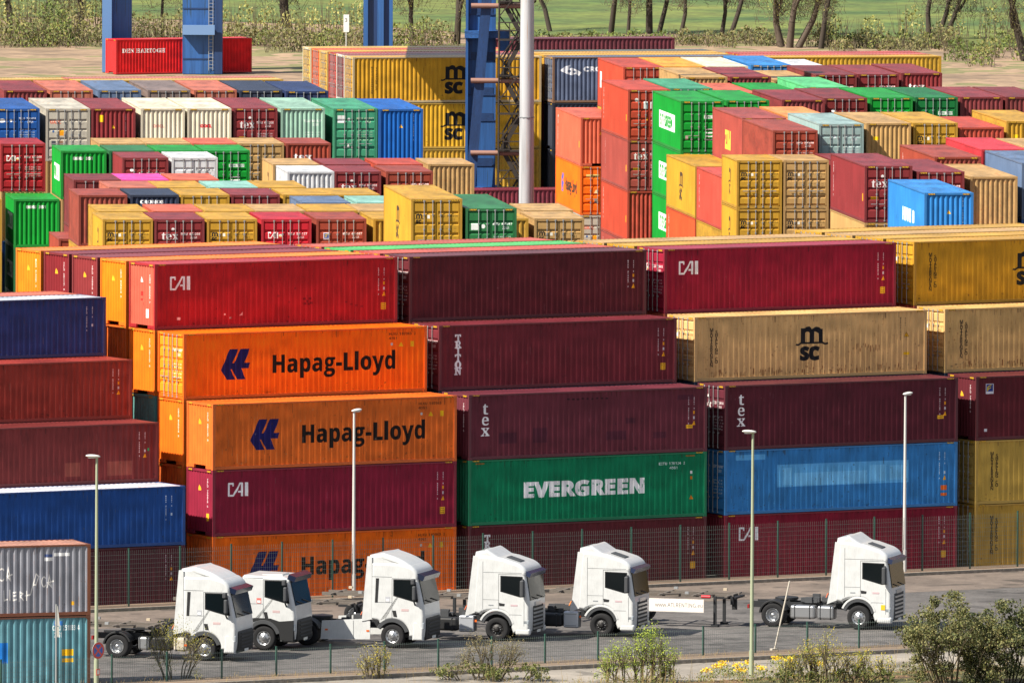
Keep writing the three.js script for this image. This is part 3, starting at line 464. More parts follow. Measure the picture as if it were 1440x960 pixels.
[42.03,166.92,14.48,40,2.896,'D','seagreen','','','sea green long container, mostly roof showing'],
[50.14,168.49,14.48,40,2.896,'D','lgreen','','','light green long container, mostly roof showing'],
[44.76,167.71,14.175,40,2.591,'D','salmon','','','salmon long container, mostly roof showing'],
[47.41,168.09,14.175,40,2.591,'D','green','','','vivid green long container, mostly roof showing'],
[52.83,183.62,14.48,40,2.896,'D','maroon2','code','','dark maroon long container, doors out'],
[55.41,184.21,14.48,40,2.896,'D','maroon','code','','maroon long container, doors out, between dark maroon and maroon'],
[58.19,185.52,14.48,40,2.896,'E','maroon','texh','','maroon long container with big white letters'],
[44.77,180.8,14.48,40,2.896,'E','tan','','','dusty tan long container, ribbed end out, at row end beside maroon'],
[47.41,181.21,14.48,40,2.896,'E','maroon','','','maroon long container, ribbed end out, between dusty tan and dusty tan'],
[50.37,183.67,14.175,40,2.591,'D','tan','','','dusty tan long container, mostly roof showing, between maroon and dark maroon'],
[42.7,193.47,14.48,40,2.896,'D','red2','','wsq','brick red long container, doors out, at row end beside yellow orange'],
[45.26,194.08,14.48,40,2.896,'D','yelloworange','','','yellow orange long container, mostly roof showing'],
[47.85,194.32,14.48,40,2.896,'D','cream','','','cream long container, mostly roof showing'],
[50.7,196.13,14.48,40,2.896,'D','blue3','','','sky blue long container, doors out'],
[53.51,198.1,14.175,40,2.591,'D','white','','','white long container, mostly roof showing'],
[39.37,165.26,14.48,40,2.896,'D','red2','code3','codev','brick red long container, doors out, at row end beside sea green'],
[39.37,165.26,11.584,40,2.896,'D','maroon3','tex','codev2','faded maroon long container with white lettering'],
[39.37,165.26,8.688,40,2.896,'E','red2','','codev','brick red long container, ribbed end out, stacked under faded maroon'],
[39.37,165.26,5.792,40,2.896,'E','maroon3','','codev','faded maroon long container, ribbed end out'],
[39.92,191.54,11.58,40,2.896,'E','salmon','tri','codev','salmon long container with a warning triangle'],
[39.92,191.54,8.684,40,2.896,'D','orange','hlb','hlside','orange long container with a cream name strip'],
[39.92,191.54,5.788,40,2.896,'D','greywhite','uasc','','light grey long container with an orange sticker, stacked under orange']
];
const H9 = 2.896, H8 = 2.591, L40 = 12.192, L20 = 6.058;
// ---- the near block: four columns of long containers, each row behind one storey higher
const ROWZ = (r) => -1.219 - 2.73 * r, LAY = 2.9;
const COLX = { A: 0, B: 12.803, C: 25.923, D: 39.069 };
const nearGroup = 'long containers of the near terraced stack';
// [column, row, layer, colour, end that shows at the left, side print, end print, label, dx]
const NEAR = [
  ['A', 0, 1, 'orange', 'E', 'hapag2', '', 'orange container with blue chevron logo at ground level behind the parked trucks'],
  ['A', 0, 2, '#881f37', 'E', 'cai2', 'triQ', 'plum container with white capitals between two orange chevron-logo containers'],
  ['A', 0, 3, '#dd6a26', 'E', 'hapag2', 'triL', 'faded orange container with blue chevron logo, directly above the plum one'],
  ['A', 1, 4, '#fa6a0e', 'D', 'hapag', 'hlD', 'bright orange container with blue chevron logo and doors at its sunlit end'],
  ['A', 1, 3, '#e46c14', 'E', '', 'triL', 'plain orange container end beside the faded orange chevron-logo container'],
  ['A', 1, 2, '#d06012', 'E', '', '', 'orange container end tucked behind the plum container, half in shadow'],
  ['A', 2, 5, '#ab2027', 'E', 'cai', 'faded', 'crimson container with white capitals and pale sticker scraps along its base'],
  ['A', 2, 4, '#ea7414', 'E', '', 'triL', 'orange container end directly under the crimson container with sticker scraps'],
  ['A', 2, 3, '#5f9a94', 'E', '', '', 'teal container end wedged beneath orange ends'],
  ['A', 3, 5, '#ee7a10', 'E', '', 'triL', 'orange top container directly behind the crimson container with sticker scraps'],
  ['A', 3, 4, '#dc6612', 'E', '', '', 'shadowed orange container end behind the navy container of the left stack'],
  ['A', 4, 5, 'maroon', 'E', '', 'triL', 'maroon top container touching the orange one before it, ribbed end lit'],
  ['A', 5, 5, '#7a2026', 'E', '', 'triL', 'second maroon top container, next to the rearmost orange one'],
  ['A', 6, 5, '#ea7c16', 'E', '', 'triL', 'rearmost orange container on the terraced stack'],
  ['B', 0, 1, '#60262c', 'E', 'triton', '', 'dark maroon container at ground level under the green lettered container'],
  ['B', 0, 2, '#0a7a52', 'E', 'evergreen', '', 'green container with large worn white capitals across its side'],
  ['B', 0, 3, '#662d38', 'E', 'tex', 'triL', 'scuffed plum container with white serif letters above the green one'],
  ['B', 1, 4, '#702a32', 'D', 'triton', 'code', 'maroon container with tall white serif letters running down its side'],
  ['B', 2, 5, '#5e242a', 'D', 'codes', 'code', 'unlettered dark maroon top container between two crimson lettered ones'],
  ['B', 3, 5, '#b8503c', 'D', '', '', 'salmon roofed container right behind the unlettered dark maroon one'],
  ['B', 4, 5, '#4fae5c', 'D', '', '', 'container with a light green roof in the near terraced stack'],
  ['B', 5, 5, '#b4543f', 'D', '', '', 'salmon roofed container behind the light green roof'],
  ['C', 0, 1, '#821b30', 'E', 'cai2', '', 'crimson container with white capitals at ground level behind the fence'],
  ['C', 0, 2, '#357cba', 'D', 'bluepatch', 'code', 'blue container with lighter patches where its name was painted over'],
  ['C', 0, 3, '#58222d', 'D', 'tex2', 'tex', 'dark plum container with white serif letters above the blue patched one'],
  ['C', 1, 4, '#d6ac72', 'D', 'mscR', 'msc', 'rust-streaked tan container with large black stacked logo'],
  ['C', 2, 5, '#901932', 'D', 'cai2', 'cai', 'crimson top container with white capitals and no sticker scraps'],
  ['C', 3, 5, 'yellow', 'D', '', '', 'yellow roofed container behind the crimson one without sticker scraps'],
  ['C', 4, 5, 'tan', 'D', '', '', 'tan roofed container two rows behind the crimson one without scraps'],
  ['D', 0, 1, '#b8923e', 'D', 'msc', '', 'mustard container at ground level with black print, behind the fence'],
  ['D', 0, 2, '#bc9a48', 'D', 'msc', '', 'mustard container with black upright print, second storey beside the blue patched one'],
  ['D', 0, 3, '#5c2028', 'E', 'flor', 'triL', 'maroon container with a small blue and yellow badge'],
  ['D', 1, 4, '#cca66a', 'D', 'mscR', 'msc', 'tan container with black upright print, beside the rust-streaked one'],
  ['D', 2, 5, '#b98a24', 'D', 'msc', 'msc', 'golden top container with cropped black logo beside the crimson one'],
  ['D', 3, 5, 'yellow', 'D', '', '', 'yellow roof directly behind the golden top container'],
  ['D', 4, 5, 'tan', 'D', '', '', 'tan roof two rows behind the golden top container'],
  ['D', 5, 5, 'yellow', 'D', '', '', 'yellow roof three rows behind the golden top container'],
];
let nn = 0;
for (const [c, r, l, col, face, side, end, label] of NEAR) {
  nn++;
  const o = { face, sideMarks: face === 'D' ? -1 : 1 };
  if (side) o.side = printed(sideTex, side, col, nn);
  if (end) o.end = end === 'hlD' ? printed(endTex, 'code', '#f08a1c', nn) : printed(endTex, end, end === 'faded' ? '#bd5a46' : col, nn);  // chevron container's door end: yellower orange carries its sunlit look in the colour
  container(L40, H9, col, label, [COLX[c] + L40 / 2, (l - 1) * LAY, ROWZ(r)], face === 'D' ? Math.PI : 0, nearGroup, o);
}
// ---- the stack on the left, lower containers, also stepping back
const LEFT = [
  [0, 1, '#54202a', 'codes', 'maroon container at ground level behind the fence, under the royal blue one'],
  [0, 2, '#234d90', 'codesNo', 'royal blue container above the ground-level maroon one, white roof', '#c9ccd6'],
  [1, 3, '#74302f', 'patch', 'maroon container with two paler repainted patches near its base'],
  [2, 4, '#93382e', 'codes', 'brick maroon container between the navy one and the patched maroon one'],
  [3, 5, '#2d3a6e', 'codesNo', 'navy top container of the left stack with pale roof', '#b8bcc6'],
  [4, 5, '#b8604a', '', 'salmon roof just behind the navy top container of the left stack'],
];
for (const [r, l, col, side, label, roof] of LEFT) {
  nn++; const o = { face: 'N' };
  if (side) o.side = printed(sideTex, side, col, nn);
  if (roof) { COL['roof' + nn] = roof; o.roof = 'roof' + nn; }  // roof has its own colour, paler than the sides
  container(L40, H8, col, label, [-1.35 - L40 / 2, (l - 1) * 2.595, -1.219 - 2.5 * r], 0, 'long containers of the left stack', o);
}
// ---- the two battered containers by the near fence
{
  const at = [-25.16, 0, 29.68];
  container(L20, H9, '#5d8c98', 'teal container with a blue painted rectangle, underneath the graffiti one', at, -0.18, undefined, { face: 'N', side: printed(sideTex, 'tealcodes', '#5d8c98', 3), frame: '#6b4434' });
  container(L20, H9, '#84868f', 'grey container with white graffiti and rusty frame, on the teal one', [at[0], 2.905, at[2]], -0.18, undefined, { face: 'N', side: printed(sideTex, 'graffiti', '#84868f', 4), frame: '#7d4a34', roof: '#b07a62' });
}
// ---- the yard behind: rows set at an angle to the near block
const PHI = 0.396651, UX = Math.cos(PHI), UZ = Math.sin(PHI), WX = Math.sin(PHI), WZ = -Math.cos(PHI);
const yardPos = (u, w) => [u * UX + w * WX, u * UZ + w * WZ];
const supports = []; // [x, z, turn, L, top, colourKey]
YARD.forEach(([u, w, top, len, H, face, col, end, side, label], i) => {
  const L = len === 20 ? L20 : L40, [x, z] = yardPos(u + CW / 2, w + L / 2), turn = Math.PI / 2 - PHI + (face === 'D' ? Math.PI : 0);
  const jit = (hash2(i, 7, 3) - 0.5) * 0.004;
  const o = { face };
  if (end) o.end = printed(endTex, end, col, i);
  if (side) o.side = printed(yardSideTex, side, col, i);
  // local +x carries the doors: for 'D' it points at the viewer (-w), else away
  container(L, H, col, label, [x, top - H, z], face === 'D' ? -(Math.atan2(-WZ, -WX)) : -Math.atan2(WZ, WX), 'containers of the yard behind the near block', o);
  supports.push([x, z, -Math.atan2(WZ, WX), L, top - H, i]);
});
// ---- far rows of long containers beyond the yard, broadside on
const PF = 0.2933, FU = [Math.cos(PF), Math.sin(PF)], FW = [Math.sin(PF), -Math.cos(PF)];
const farPos = (u, w) => [u * FU[0] + w * FW[0], u * FU[1] + w * FW[1]];
const farGroup = 'long containers of the far rows';
let fN = 0;
function farBox(u, w, top, col, side, label, L = L40, H = H9, frame, face = 'E') {
  fN++; const [x, z] = farPos(u + L / 2, w + CW / 2), o = { face, frame };
  if (side) o.side = printed(sideTex, side, col, 60 + fN);
  container(L, H, col, label, [x, top - H, z], -PF + (face === 'D' ? Math.PI : 0), farGroup, o);
  supports.push([x, z, -PF, L, top - H, 400 + fN]);
}
const FT = 12.96;
farBox(56.03, 235.4, FT, '#c08f26', 'mscF', 'top yellow container with black stacked logo beside the blue crane leg', L40, H9, '#c9b48a', 'D');
farBox(56.03, 235.4, FT - 2.92, '#cf9f2a', 'mscF', 'yellow container with black stacked logo, one below the top beside the crane leg', L40, H9, '#c9a44a', 'D');
farBox(56.03, 235.4, FT - 5.84, '#cf9f2a', '', 'yellow container at the bottom of the visible pile beside the crane leg', L40, H9, '#c9a44a', 'D');
[['#7a2c2c', 'maroon'], ['#a8372f', 'red'], ['#c89a2e', 'yellow'], ['#cc5a2a', 'orange'], ['#c9a03a', 'mustard']].forEach(([c, n], k) => farBox(56.03 + 0.05 * (k % 2), 235.4 + 2.62 * (k + 1), FT, c, '', n + ' container in the pile behind the top logo container by the crane leg', L40, H9, ['#d5d0c8', c, '#d0b070', c, '#d8cfae'][k], 'D'));
farBox(68.68, 234.2, FT, '#566077', 'cronosL', 'slate container with a white winged emblem and name beside the grey mast', L40, H9, '#8a6a52', 'D');
farBox(68.68, 234.2, FT - 2.92, '#2a3040', '', 'slate container with shade painted in, directly under the one with the white winged emblem');  // shade over the lower layers is put into this dark colour
farBox(68.68, 234.2, FT - 5.84, '#262b38', '', 'slate container with shade painted in, two below the one with the white winged emblem');  // same here, the dark tone is painted shade
[['#c89a2e', 'yellow'], ['#c49436', 'mustard'], ['#5c6058', 'grey']].forEach(([c, n], k) => farBox(68.7, 234.2 + 2.62 * (k + 1), FT, c, '', n + ' container in the pile behind the white winged emblem', L40, H9, undefined, 'D'));
farBox(81.42, 232.6, FT, '#c2961f', '', 'yellow container at the end of the far row by the sandy bank');
farBox(81.42, 232.6, FT - 2.92, '#b98f20', '', 'yellow container under the one ending the far row by the sandy bank');
farBox(81.4, 235.25, FT, '#b5564a', '', 'pinkish red roof behind the yellow container ending the far row');
farBox(81.4, 237.9, FT, '#b0483e', '', 'red roof second behind the yellow container ending the far row');
farBox(70.72, 260.65, FT, '#6a2733', '', 'dark red container on its own in front of the trees');
farBox(53.9, 218.6, 5.5, '#7c2636', '', 'plum container on a low pile before the foot of the blue crane leg');
farBox(66.7, 218.2, 5.5, '#d8661a', '', 'orange container on a low pile behind the grey mast');
farBox(43.0, 260.4, 10.4, '#c9a24a', '', 'extra long pale yellow container before the red lettered one', 13.716);
farBox(43.0, 263.1, 10.4, '#b4665a', '', 'extra long dusty pink container behind the pale yellow one', 13.716);
farBox(29.0, 262.2, 10.4, '#c9a24a', '', 'pale yellow extra long container at the sandy bank, beside its twin', 13.716);
{ // the red box by the river bank stands on the ground
  const pd = 0.115, x = 226.9 + 6.1 * Math.cos(pd), z = -441.6 + 6.1 * Math.sin(pd) - 1.2;
  container(L40, H9, '#cf1f22', 'scarlet container with white serif name between the blue gantry legs', [x, 0, z], -pd, undefined, { face: 'E', side: printed(sideTex, 'hartogh', '#cf1f22', 90) });
}
{ // containers carrying the visible ones: past what can be told apart, so one mass
  const nearSup = [];
  for (const c of 'ABCD') for (let r = 1; r <= 6; r++) for (let l = 1; l <= 5; l++) { if (l === 5 && r < 2) continue; if (l === 5 && ((c === 'B' && r > 5) || (c === 'C' && r > 4) || (c === 'D' && r > 5))) continue; if (r === 1 && l > 4) continue; if (!NEAR.some((n) => n[0] === c && n[1] === r && n[2] === l)) nearSup.push([COLX[c] + L40 / 2, ROWZ(r), 0, L40, (l - 1) * LAY, H9, r * 7 + l]); }
  for (let r = 1; r <= 4; r++) for (let l = 1; l <= 5; l++) if (l <= Math.min(5, r + 1) && !LEFT.some((n) => n[0] === r && n[1] === l)) nearSup.push([-1.35 - L40 / 2, -1.219 - 2.5 * r, 0, L40, (l - 1) * 2.595, H8, r * 11 + l]);
  const all = [...scene.children].filter((o) => o.userData.category === 'container').map((o) => o.position);
  for (const [x, z, t, L, y, i] of supports) {
    if (all.some((p) => Math.hypot(p.x - x, p.z - z) < 0.3 && p.y < y - 0.5)) continue;
    const n = Math.round(y / 2.75); for (let k = 0; k < n; k++) nearSup.push([x, z, t, L, k * y / n, y / n - 0.006, i * 3 + k]);
  }
  const pal = ['maroon', 'brownred', 'yellow', 'tan', 'blue', 'maroon2', 'green', 'salmon', 'navy', 'greyblue', 'red3'].map((k) => new THREE.Color(COL[k]));
  const geos = nearSup.map(([x, z, t, L, y, H, i]) => {
    const g = merge([ribbed(waves(-L / 2 + 0.1, L / 2 - 0.1, 0.278, 0.036), 0, H, 'h', (a, d, b) => [a, b, CW / 2 - 0.01 + d]), ribbed(waves(-L / 2 + 0.1, L / 2 - 0.1, 0.278, 0.036), 0, H, 'h', (a, d, b) => [-a, b, -CW / 2 + 0.01 - d]), ribbed(waves(-1.1, 1.1, 0.25, 0.045), 0, H, 'h', (a, d, b) => [-L / 2 + 0.02 - d, b, a]), ribbed(waves(-1.1, 1.1, 0.25, 0.045), 0, H, 'h', (a, d, b) => [L / 2 - 0.02 + d, b, -a]), box(0, H - 0.02, 0, L - 0.04, 0.03, CW - 0.02), ...[-1, 1].flatMap((s) => [-1, 1].map((q) => box(s * (L / 2 - 0.05), H / 2, q * (CW / 2 - 0.05), 0.1, H - 0.02, 0.1)))]);
    const c = pal[Math.floor(hash2(i, 5, 17) * pal.length)], n = g.attributes.position.count, a = new Float32Array(n * 3);
    for (let k = 0; k < n; k++) { a[3 * k] = c.r; a[3 * k + 1] = c.g; a[3 * k + 2] = c.b; }
    g.setAttribute('color', new THREE.BufferAttribute(a, 3)); g.rotateY(t).translate(x, y, z); return g;
  });
  const o = solo('stacked_containers', merge(geos), std('#ffffff', 0.6, { vertexColors: true }), 'mass of stacked containers carrying the visible ones', 'containers');
  o.userData.kind = 'stuff';
}

// ---------------------------------------------------------------- ground
const asphaltTex = (base, vary, s) => noiseTex(512, 512, (u, v) => {
  const a = vnoise(u * 6, v * 6, s, 6, 6), b = vnoise(u * 24, v * 24, s + 1, 24, 24), c = vnoise(u * 120, v * 120, s + 2, 120, 120), g = hash2(Math.floor(u * 512), Math.floor(v * 512), s + 3);
  const crack = Math.abs(vnoise(u * 9, v * 9, s + 5, 9, 9) - 0.5) < 0.008 ? 0.22 : 0, oil = vnoise(u * 13, v * 13, s + 6, 13, 13) > 0.83 ? 0.22 : 0;
  const k = 1 + vary * ((a - 0.5) * 0.8 + (b - 0.5) * 0.5 + (c - 0.5) * 0.4 + (g - 0.5) * 0.45) - crack - oil;
  return base.map((q) => q * k);
});
function sheet(pts, y, uvScale = 0.1) { // convex polygon in x, z, facing up
  const pos = [], uv = [], idx = []; pts.forEach(([x, z]) => { pos.push(x, y, z); uv.push(x * uvScale, z * uvScale); });
  for (let i = 1; i + 1 < pts.length; i++) idx.push(0, i + 1, i);
  const g = new THREE.BufferGeometry(); g.setAttribute('position', new THREE.Float32BufferAttribute(pos, 3)); g.setAttribute('uv', new THREE.Float32BufferAttribute(uv, 2)); g.setIndex(idx); g.computeVertexNormals();
  if (g.attributes.normal.getY(0) < 0) { g.setIndex(idx.map((_, k) => idx[k - (k % 3) + [0, 2, 1][k % 3]])); g.computeVertexNormals(); }
  return g;
}
const sandTex = noiseTex(512, 512, (u, v) => { const a = vnoise(u * 5, v * 5, 3, 5, 5), b = vnoise(u * 22, v * 22, 4, 22, 22), c = vnoise(u * 90, v * 90, 5, 90, 90), k = 0.86 + 0.25 * (a - 0.5) + 0.22 * (b - 0.5) + 0.16 * (c - 0.5), gr = b * 0.6 + a * 0.5 > 0.66 ? 1 : 0; return gr ? [0.47 * k, 0.45 * k, 0.29 * k] : [0.66 * k, 0.55 * k, 0.44 * k]; });
const meadowTex = noiseTex(512, 512, (u, v) => { const a = vnoise(u * 7, v * 7, 33, 7, 7), b = vnoise(u * 34, v * 34, 34, 34, 34), c = vnoise(u * 140, v * 140, 35, 140, 140), k = 0.9 + 0.3 * (a - 0.5) + 0.25 * (b - 0.5) + 0.25 * (c - 0.5); return [0.35 * k + 0.1 * (a - 0.5), 0.42 * k, 0.18 * k]; });
const bed = new THREE.PlaneGeometry(16000, 16000).rotateX(-Math.PI / 2); { const p = bed.attributes.position, u = bed.attributes.uv; for (let i = 0; i < p.count; i++) u.setXY(i, p.getX(i) * 0.02, p.getZ(i) * 0.02); }
setting('ground', bed.translate(0, -0.05, 0), std('#ffffff', 0.95, { map: sandTex }));
const fwd = [Math.sin(0.5149), -Math.cos(0.5149)], rgt = [Math.cos(0.5149), Math.sin(0.5149)], cam = [-255.273, 477.578];
const camPos = (r, d) => [cam[0] + rgt[0] * r + fwd[0] * d, cam[1] + rgt[1] * r + fwd[1] * d]; // metres to the right of and along the view, on the ground
{ // meadow beyond the trees: an uneven near edge
  const pts = []; for (let i = 0; i <= 60; i++) { const r = -400 + i * 800 / 60; pts.push([r, 1108 + 10 * Math.sin(r * 0.11) + 8 * Math.sin(r * 0.031 + 2) + (r < -10 ? 30 : 0)]); }
  const pos = [], uv = [], idx = []; pts.forEach(([r, d]) => { for (const q of [d, 5200]) { const [x, z] = camPos(r * (q > 3000 ? 5 : 1), q); pos.push(x, -0.01, z); uv.push(x * 0.018, z * 0.018); } });
  for (let i = 0; i + 1 < pts.length; i++) idx.push(2 * i, 2 * i + 2, 2 * i + 1, 2 * i + 1, 2 * i + 2, 2 * i + 3);
  const g = new THREE.BufferGeometry(); g.setAttribute('position', new THREE.Float32BufferAttribute(pos, 3)); g.setAttribute('uv', new THREE.Float32BufferAttribute(uv, 2)); g.setIndex(idx); g.computeVertexNormals();
  setting('meadow', g, std('#ffffff', 0.95, { map: meadowTex }));
}
setting('yard_paving', sheet([[-60, -0.2], [75, -0.2], [75, 0.6], [190, -220], [90, -270], [-60, -90]].map((p) => p), -0.02, 0.05), std('#ffffff', 0.9, { map: asphaltTex([0.36, 0.34, 0.33], 0.3, 7) }));
const roadTex = asphaltTex([0.35, 0.335, 0.325], 0.44, 17);
setting('lorry_park', sheet([[-110, 1.9], [110, 1.9], [110, 30.9], [-110, 30.9]], 0, 0.08), std('#ffffff', 0.85, { map: roadTex }));
setting('paved_strip', sheet([[-110, 1.9], [110, 1.9], [110, 9.5], [-110, 8.2]], 0.005, 0.07), std('#ffffff', 0.9, { map: asphaltTex([0.41, 0.365, 0.33], 0.3, 27) }));
const kerbMat = std('#8d867c', 0.85, { map: roofTex[1] }), kerbStone = new THREE.BoxGeometry(0.985, 0.22, 0.16);
function kerb(z, x0, x1, name) { const g = new THREE.Group(); g.name = name; g.userData.kind = 'structure'; scene.add(g); for (let x = x0; x < x1; x += 1) { const b = part('kerb_stone', kerbStone, kerbMat, g); b.position.set(x, 0.02 + 0.006 * hash2(Math.round(x), 3, 9), z + 0.008 * (hash2(Math.round(x), 4, 9) - 0.5)); } return g; }
kerb(1.7, -24, 60, 'far_kerb');
setting('fence_verge', new THREE.BoxGeometry(200, 0.14, 2.4).translate(0, 0.05, 0.42), std('#ffffff', 0.95, { map: asphaltTex([0.44, 0.37, 0.31], 0.4, 37) }));
kerb(33.3, -34, 40, 'near_kerb');
setting('near_verge', new THREE.BoxGeometry(200, 0.12, 2.28).translate(0, 0.03, 32.05), std('#ffffff', 0.95, { map: asphaltTex([0.42, 0.36, 0.3], 0.5, 47) }));
setting('path', sheet([[-110, 33.2], [110, 33.2], [110, 41.2], [-110, 39.4]], -0.03, 0.06), std('#ffffff', 0.9, { map: asphaltTex([0.53, 0.5, 0.46], 0.22, 57) }));
setting('grass_bank', sheet([[-110, 39.4], [110, 41.2], [110, 90], [-110, 90]], -0.02, 0.08), std('#ffffff', 0.95, { map: noiseTex(256, 256, (u, v) => { const a = vnoise(u * 8, v * 8, 91, 8, 8), b = vnoise(u * 40, v * 40, 92, 40, 40), k = 0.8 + 0.5 * (b - 0.5); return a > 0.55 ? [0.5 * k, 0.38 * k, 0.26 * k] : [0.36 * k, 0.36 * k, 0.2 * k]; }) }));

// ---------------------------------------------------------------- fences
const fenceGreen = std('#2c5347', 0.5), wireMat = std('#7c8a82', 0.5, { metalness: 0.3 });
function fence(name, label, z, xs, H, y0) {
  const t = thing(name, label, 'fence');
  xs.forEach((x) => { part('post', merge([box(x, y0 + H / 2 + 0.03, z, 0.06, H + 0.06, 0.06), box(x, y0 + H + 0.075, z, 0.068, 0.03, 0.068)]), fenceGreen, t); });
  for (let i = 0; i + 1 < xs.length; i++) {
    const a = xs[i] + 0.035, b = xs[i + 1] - 0.035, l = [], zz = z + 0.04;
    for (let y = 0.06; y <= H; y += 0.2) l.push(box((a + b) / 2, y0 + y, zz, b - a, 0.009, 0.012));
    const n = Math.round((b - a) / 0.1); for (let k = 0; k <= n; k++) l.push(box(a + (b - a) * k / n, y0 + H / 2, zz + 0.01, 0.006, H, 0.006));
    part('mesh_panel', merge(l), wireMat, t);
  }
  return t;
}
const spaced = (a, b, s) => { const o = []; for (let x = a; x <= b; x += s) o.push(x); return o; };
fence('yard_fence', 'tall green wire mesh fence along the foot of the container stack', 1.05, spaced(-19.8, 45, 2.52), 2.45, 0.12);
fence('road_fence', 'low green wire mesh fence between the parked trucks and the path', 31.6, spaced(-29.1, 19, 2.53), 1.12, 0.09);

// ---------------------------------------------------------------- lamp posts, mast, signs
function lamp(x, z, H, label, col, arm) {
  const t = thing('street_lamp', label, 'lamp post', [x, 0, z]);
  part('post', merge([rod([0, 0, 0], [0, H, 0], 0.085, 14, 0.05), rod([0, 0, 0], [0, 1.1, 0], 0.1, 14, 0.098)]), col, t);
  const d = arm; const head = new THREE.SphereGeometry(0.5, 20, 10).scale(0.62, 0.14, 0.26).translate(0.16, 0, 0);
  const h = part('lamp_head', head.rotateZ(0.08).rotateY(d).translate(0, H + 0.03, 0), std('#cfcfc8', 0.4), t);
  part('lens', new THREE.SphereGeometry(0.2, 14, 8).scale(0.9, 0.12, 0.5).translate(0.2, -0.05, 0).rotateY(d).translate(0, H + 0.03, 0), std('#d9dcd8', 0.2), h);
}
const poleGreen = std('#9aa287', 0.55), poleWhite = std('#c4c2bd', 0.5);
lamp(6.45, 1.05, 8.25, 'grey street lamp rising in front of the orange logo containers', poleWhite, 0.3);
lamp(34.7, 1.05, 8.1, 'grey street lamp rising in front of the blue patched container', poleWhite, 0.3);
lamp(3.7, 40.0, 10.05, 'greenish street lamp standing beyond the path near the leaning pole', poleGreen, 2.9);
lamp(-22.3, 31.75, 9.35, 'greenish street lamp beside the graffiti container', poleGreen, 2.9);
{ // tall light mast in the yard
  const t = thing('light_mast', 'tall thick grey light mast standing among the container rows', 'mast', [101.9, 0, -152.0]);
  part('shaft', new THREE.CylinderGeometry(0.34, 0.48, 34, 10, 1).translate(0, 17, 0), std('#b7b8bb', 0.6, { map: roofTex[0] }), t);
  part('joint_ring', new THREE.CylinderGeometry(0.452, 0.456, 0.05, 12).translate(0, 12.2, 0), std('#7d7f82', 0.6), t);
  part('base_plate', new THREE.CylinderGeometry(0.8, 0.8, 0.12, 12).translate(0, 0.06, 0), std('#8a8c8e', 0.6), t);
  part('lamp_crown', merge([new THREE.CylinderGeometry(1.6, 1.6, 0.3, 16).translate(0, 34, 0), ...[0, 1, 2, 3, 4, 5].map((k) => box(1.7, 33.7, 0, 0.5, 0.4, 0.6).rotateY(k * 1.047))]), M.greyPlastic, t);
}
{ // no stopping disc on its own bracket at the lamp
  const t = thing('round_sign', 'round blue and red no-stopping sign on the post by the graffiti container', 'sign', [-22.3, 0, 31.75], 0.3);
  const face = canvasTex(128, 128, (g) => { g.fillStyle = '#c8493f'; g.fillRect(0, 0, 128, 128); g.fillStyle = '#3d63b4'; g.beginPath(); g.arc(64, 64, 48, 0, 7); g.fill(); g.strokeStyle = '#cc5248'; g.lineWidth = 15; g.beginPath(); g.moveTo(28, 28); g.lineTo(100, 100); g.moveTo(100, 28); g.lineTo(28, 100); g.stroke(); });
  const disc = new THREE.CylinderGeometry(0.34, 0.34, 0.02, 32).rotateX(Math.PI / 2).translate(0, 1.5, 0.1);
  part('disc', disc, std('#8f9294', 0.5), t);
  part('sign_face', new THREE.CircleGeometry(0.335, 32).translate(0, 1.5, 0.113), std('#ffffff', 0.45, { map: face }), t);
  part('plate', box(0, 0.62, 0.1, 0.2, 0.26, 0.015), std('#d96a58', 0.5), t); part('plate_face', box(0, 0.62, 0.112, 0.13, 0.17, 0.006), std('#e4dcd4', 0.5), t);
  part('bracket', merge([box(0, 1.5, 0.085, 0.06, 0.06, 0.03), box(0, 0.62, 0.085, 0.06, 0.06, 0.03)]), M.galv, t);
}
{ // triangular sign seen from behind
  const t = thing('triangle_sign', 'back of a triangular road sign on a thin post before the teal container', 'sign', [-24.94, 0, 33.3], 1.3);
  part('post', rod([0, 0, 0], [0, 3.6, 0], 0.035, 10), M.galv, t);
  const s = new THREE.Shape(); s.moveTo(0, 0.62); s.lineTo(0.48, -0.2); s.lineTo(-0.48, -0.2); s.closePath();
  part('plate', new THREE.ExtrudeGeometry(s, { depth: 0.02, bevelEnabled: false }).translate(0, 2.95, 0.04), std('#9b9a93', 0.6), t);
  part('lower_plate', box(0, 2.5, 0.05, 0.6, 0.4, 0.02), std('#a3a199', 0.6), t);
}
solo('leaning_pole', merge([rod([0, 0, 0], [0.62, 2.95, 0.2], 0.035, 10), box(-0.02, 0.06, 0, 0.26, 0.12, 0.2)]), std('#b3ac9f', 0.7), 'white pole leaning beside the low fence near the silver-tanked truck', 'pole', [10.3, 0.02, 30.7], 0);
{ // white board with a number on the river bank
  const t = thing('marker_board', 'small white board with the number 3 on a post at the river bank', 'sign', [259.9, 0, -462.1], -0.51);
  part('post', rod([0, 0, 0], [0, 2.2, 0], 0.05, 8), poleWhite, t);
  part('board', box(0, 2.9, 0.02, 0.48, 1.5, 0.05), std('#ffffff', 0.6, { map: canvasTex(48, 144, (g) => { g.fillStyle = '#e8e6e0'; g.fillRect(0, 0, 48, 144); g.fillStyle = '#55555a'; g.font = 'bold 44px sans-serif'; g.fillText('3', 11, 62); }) }), t);
}
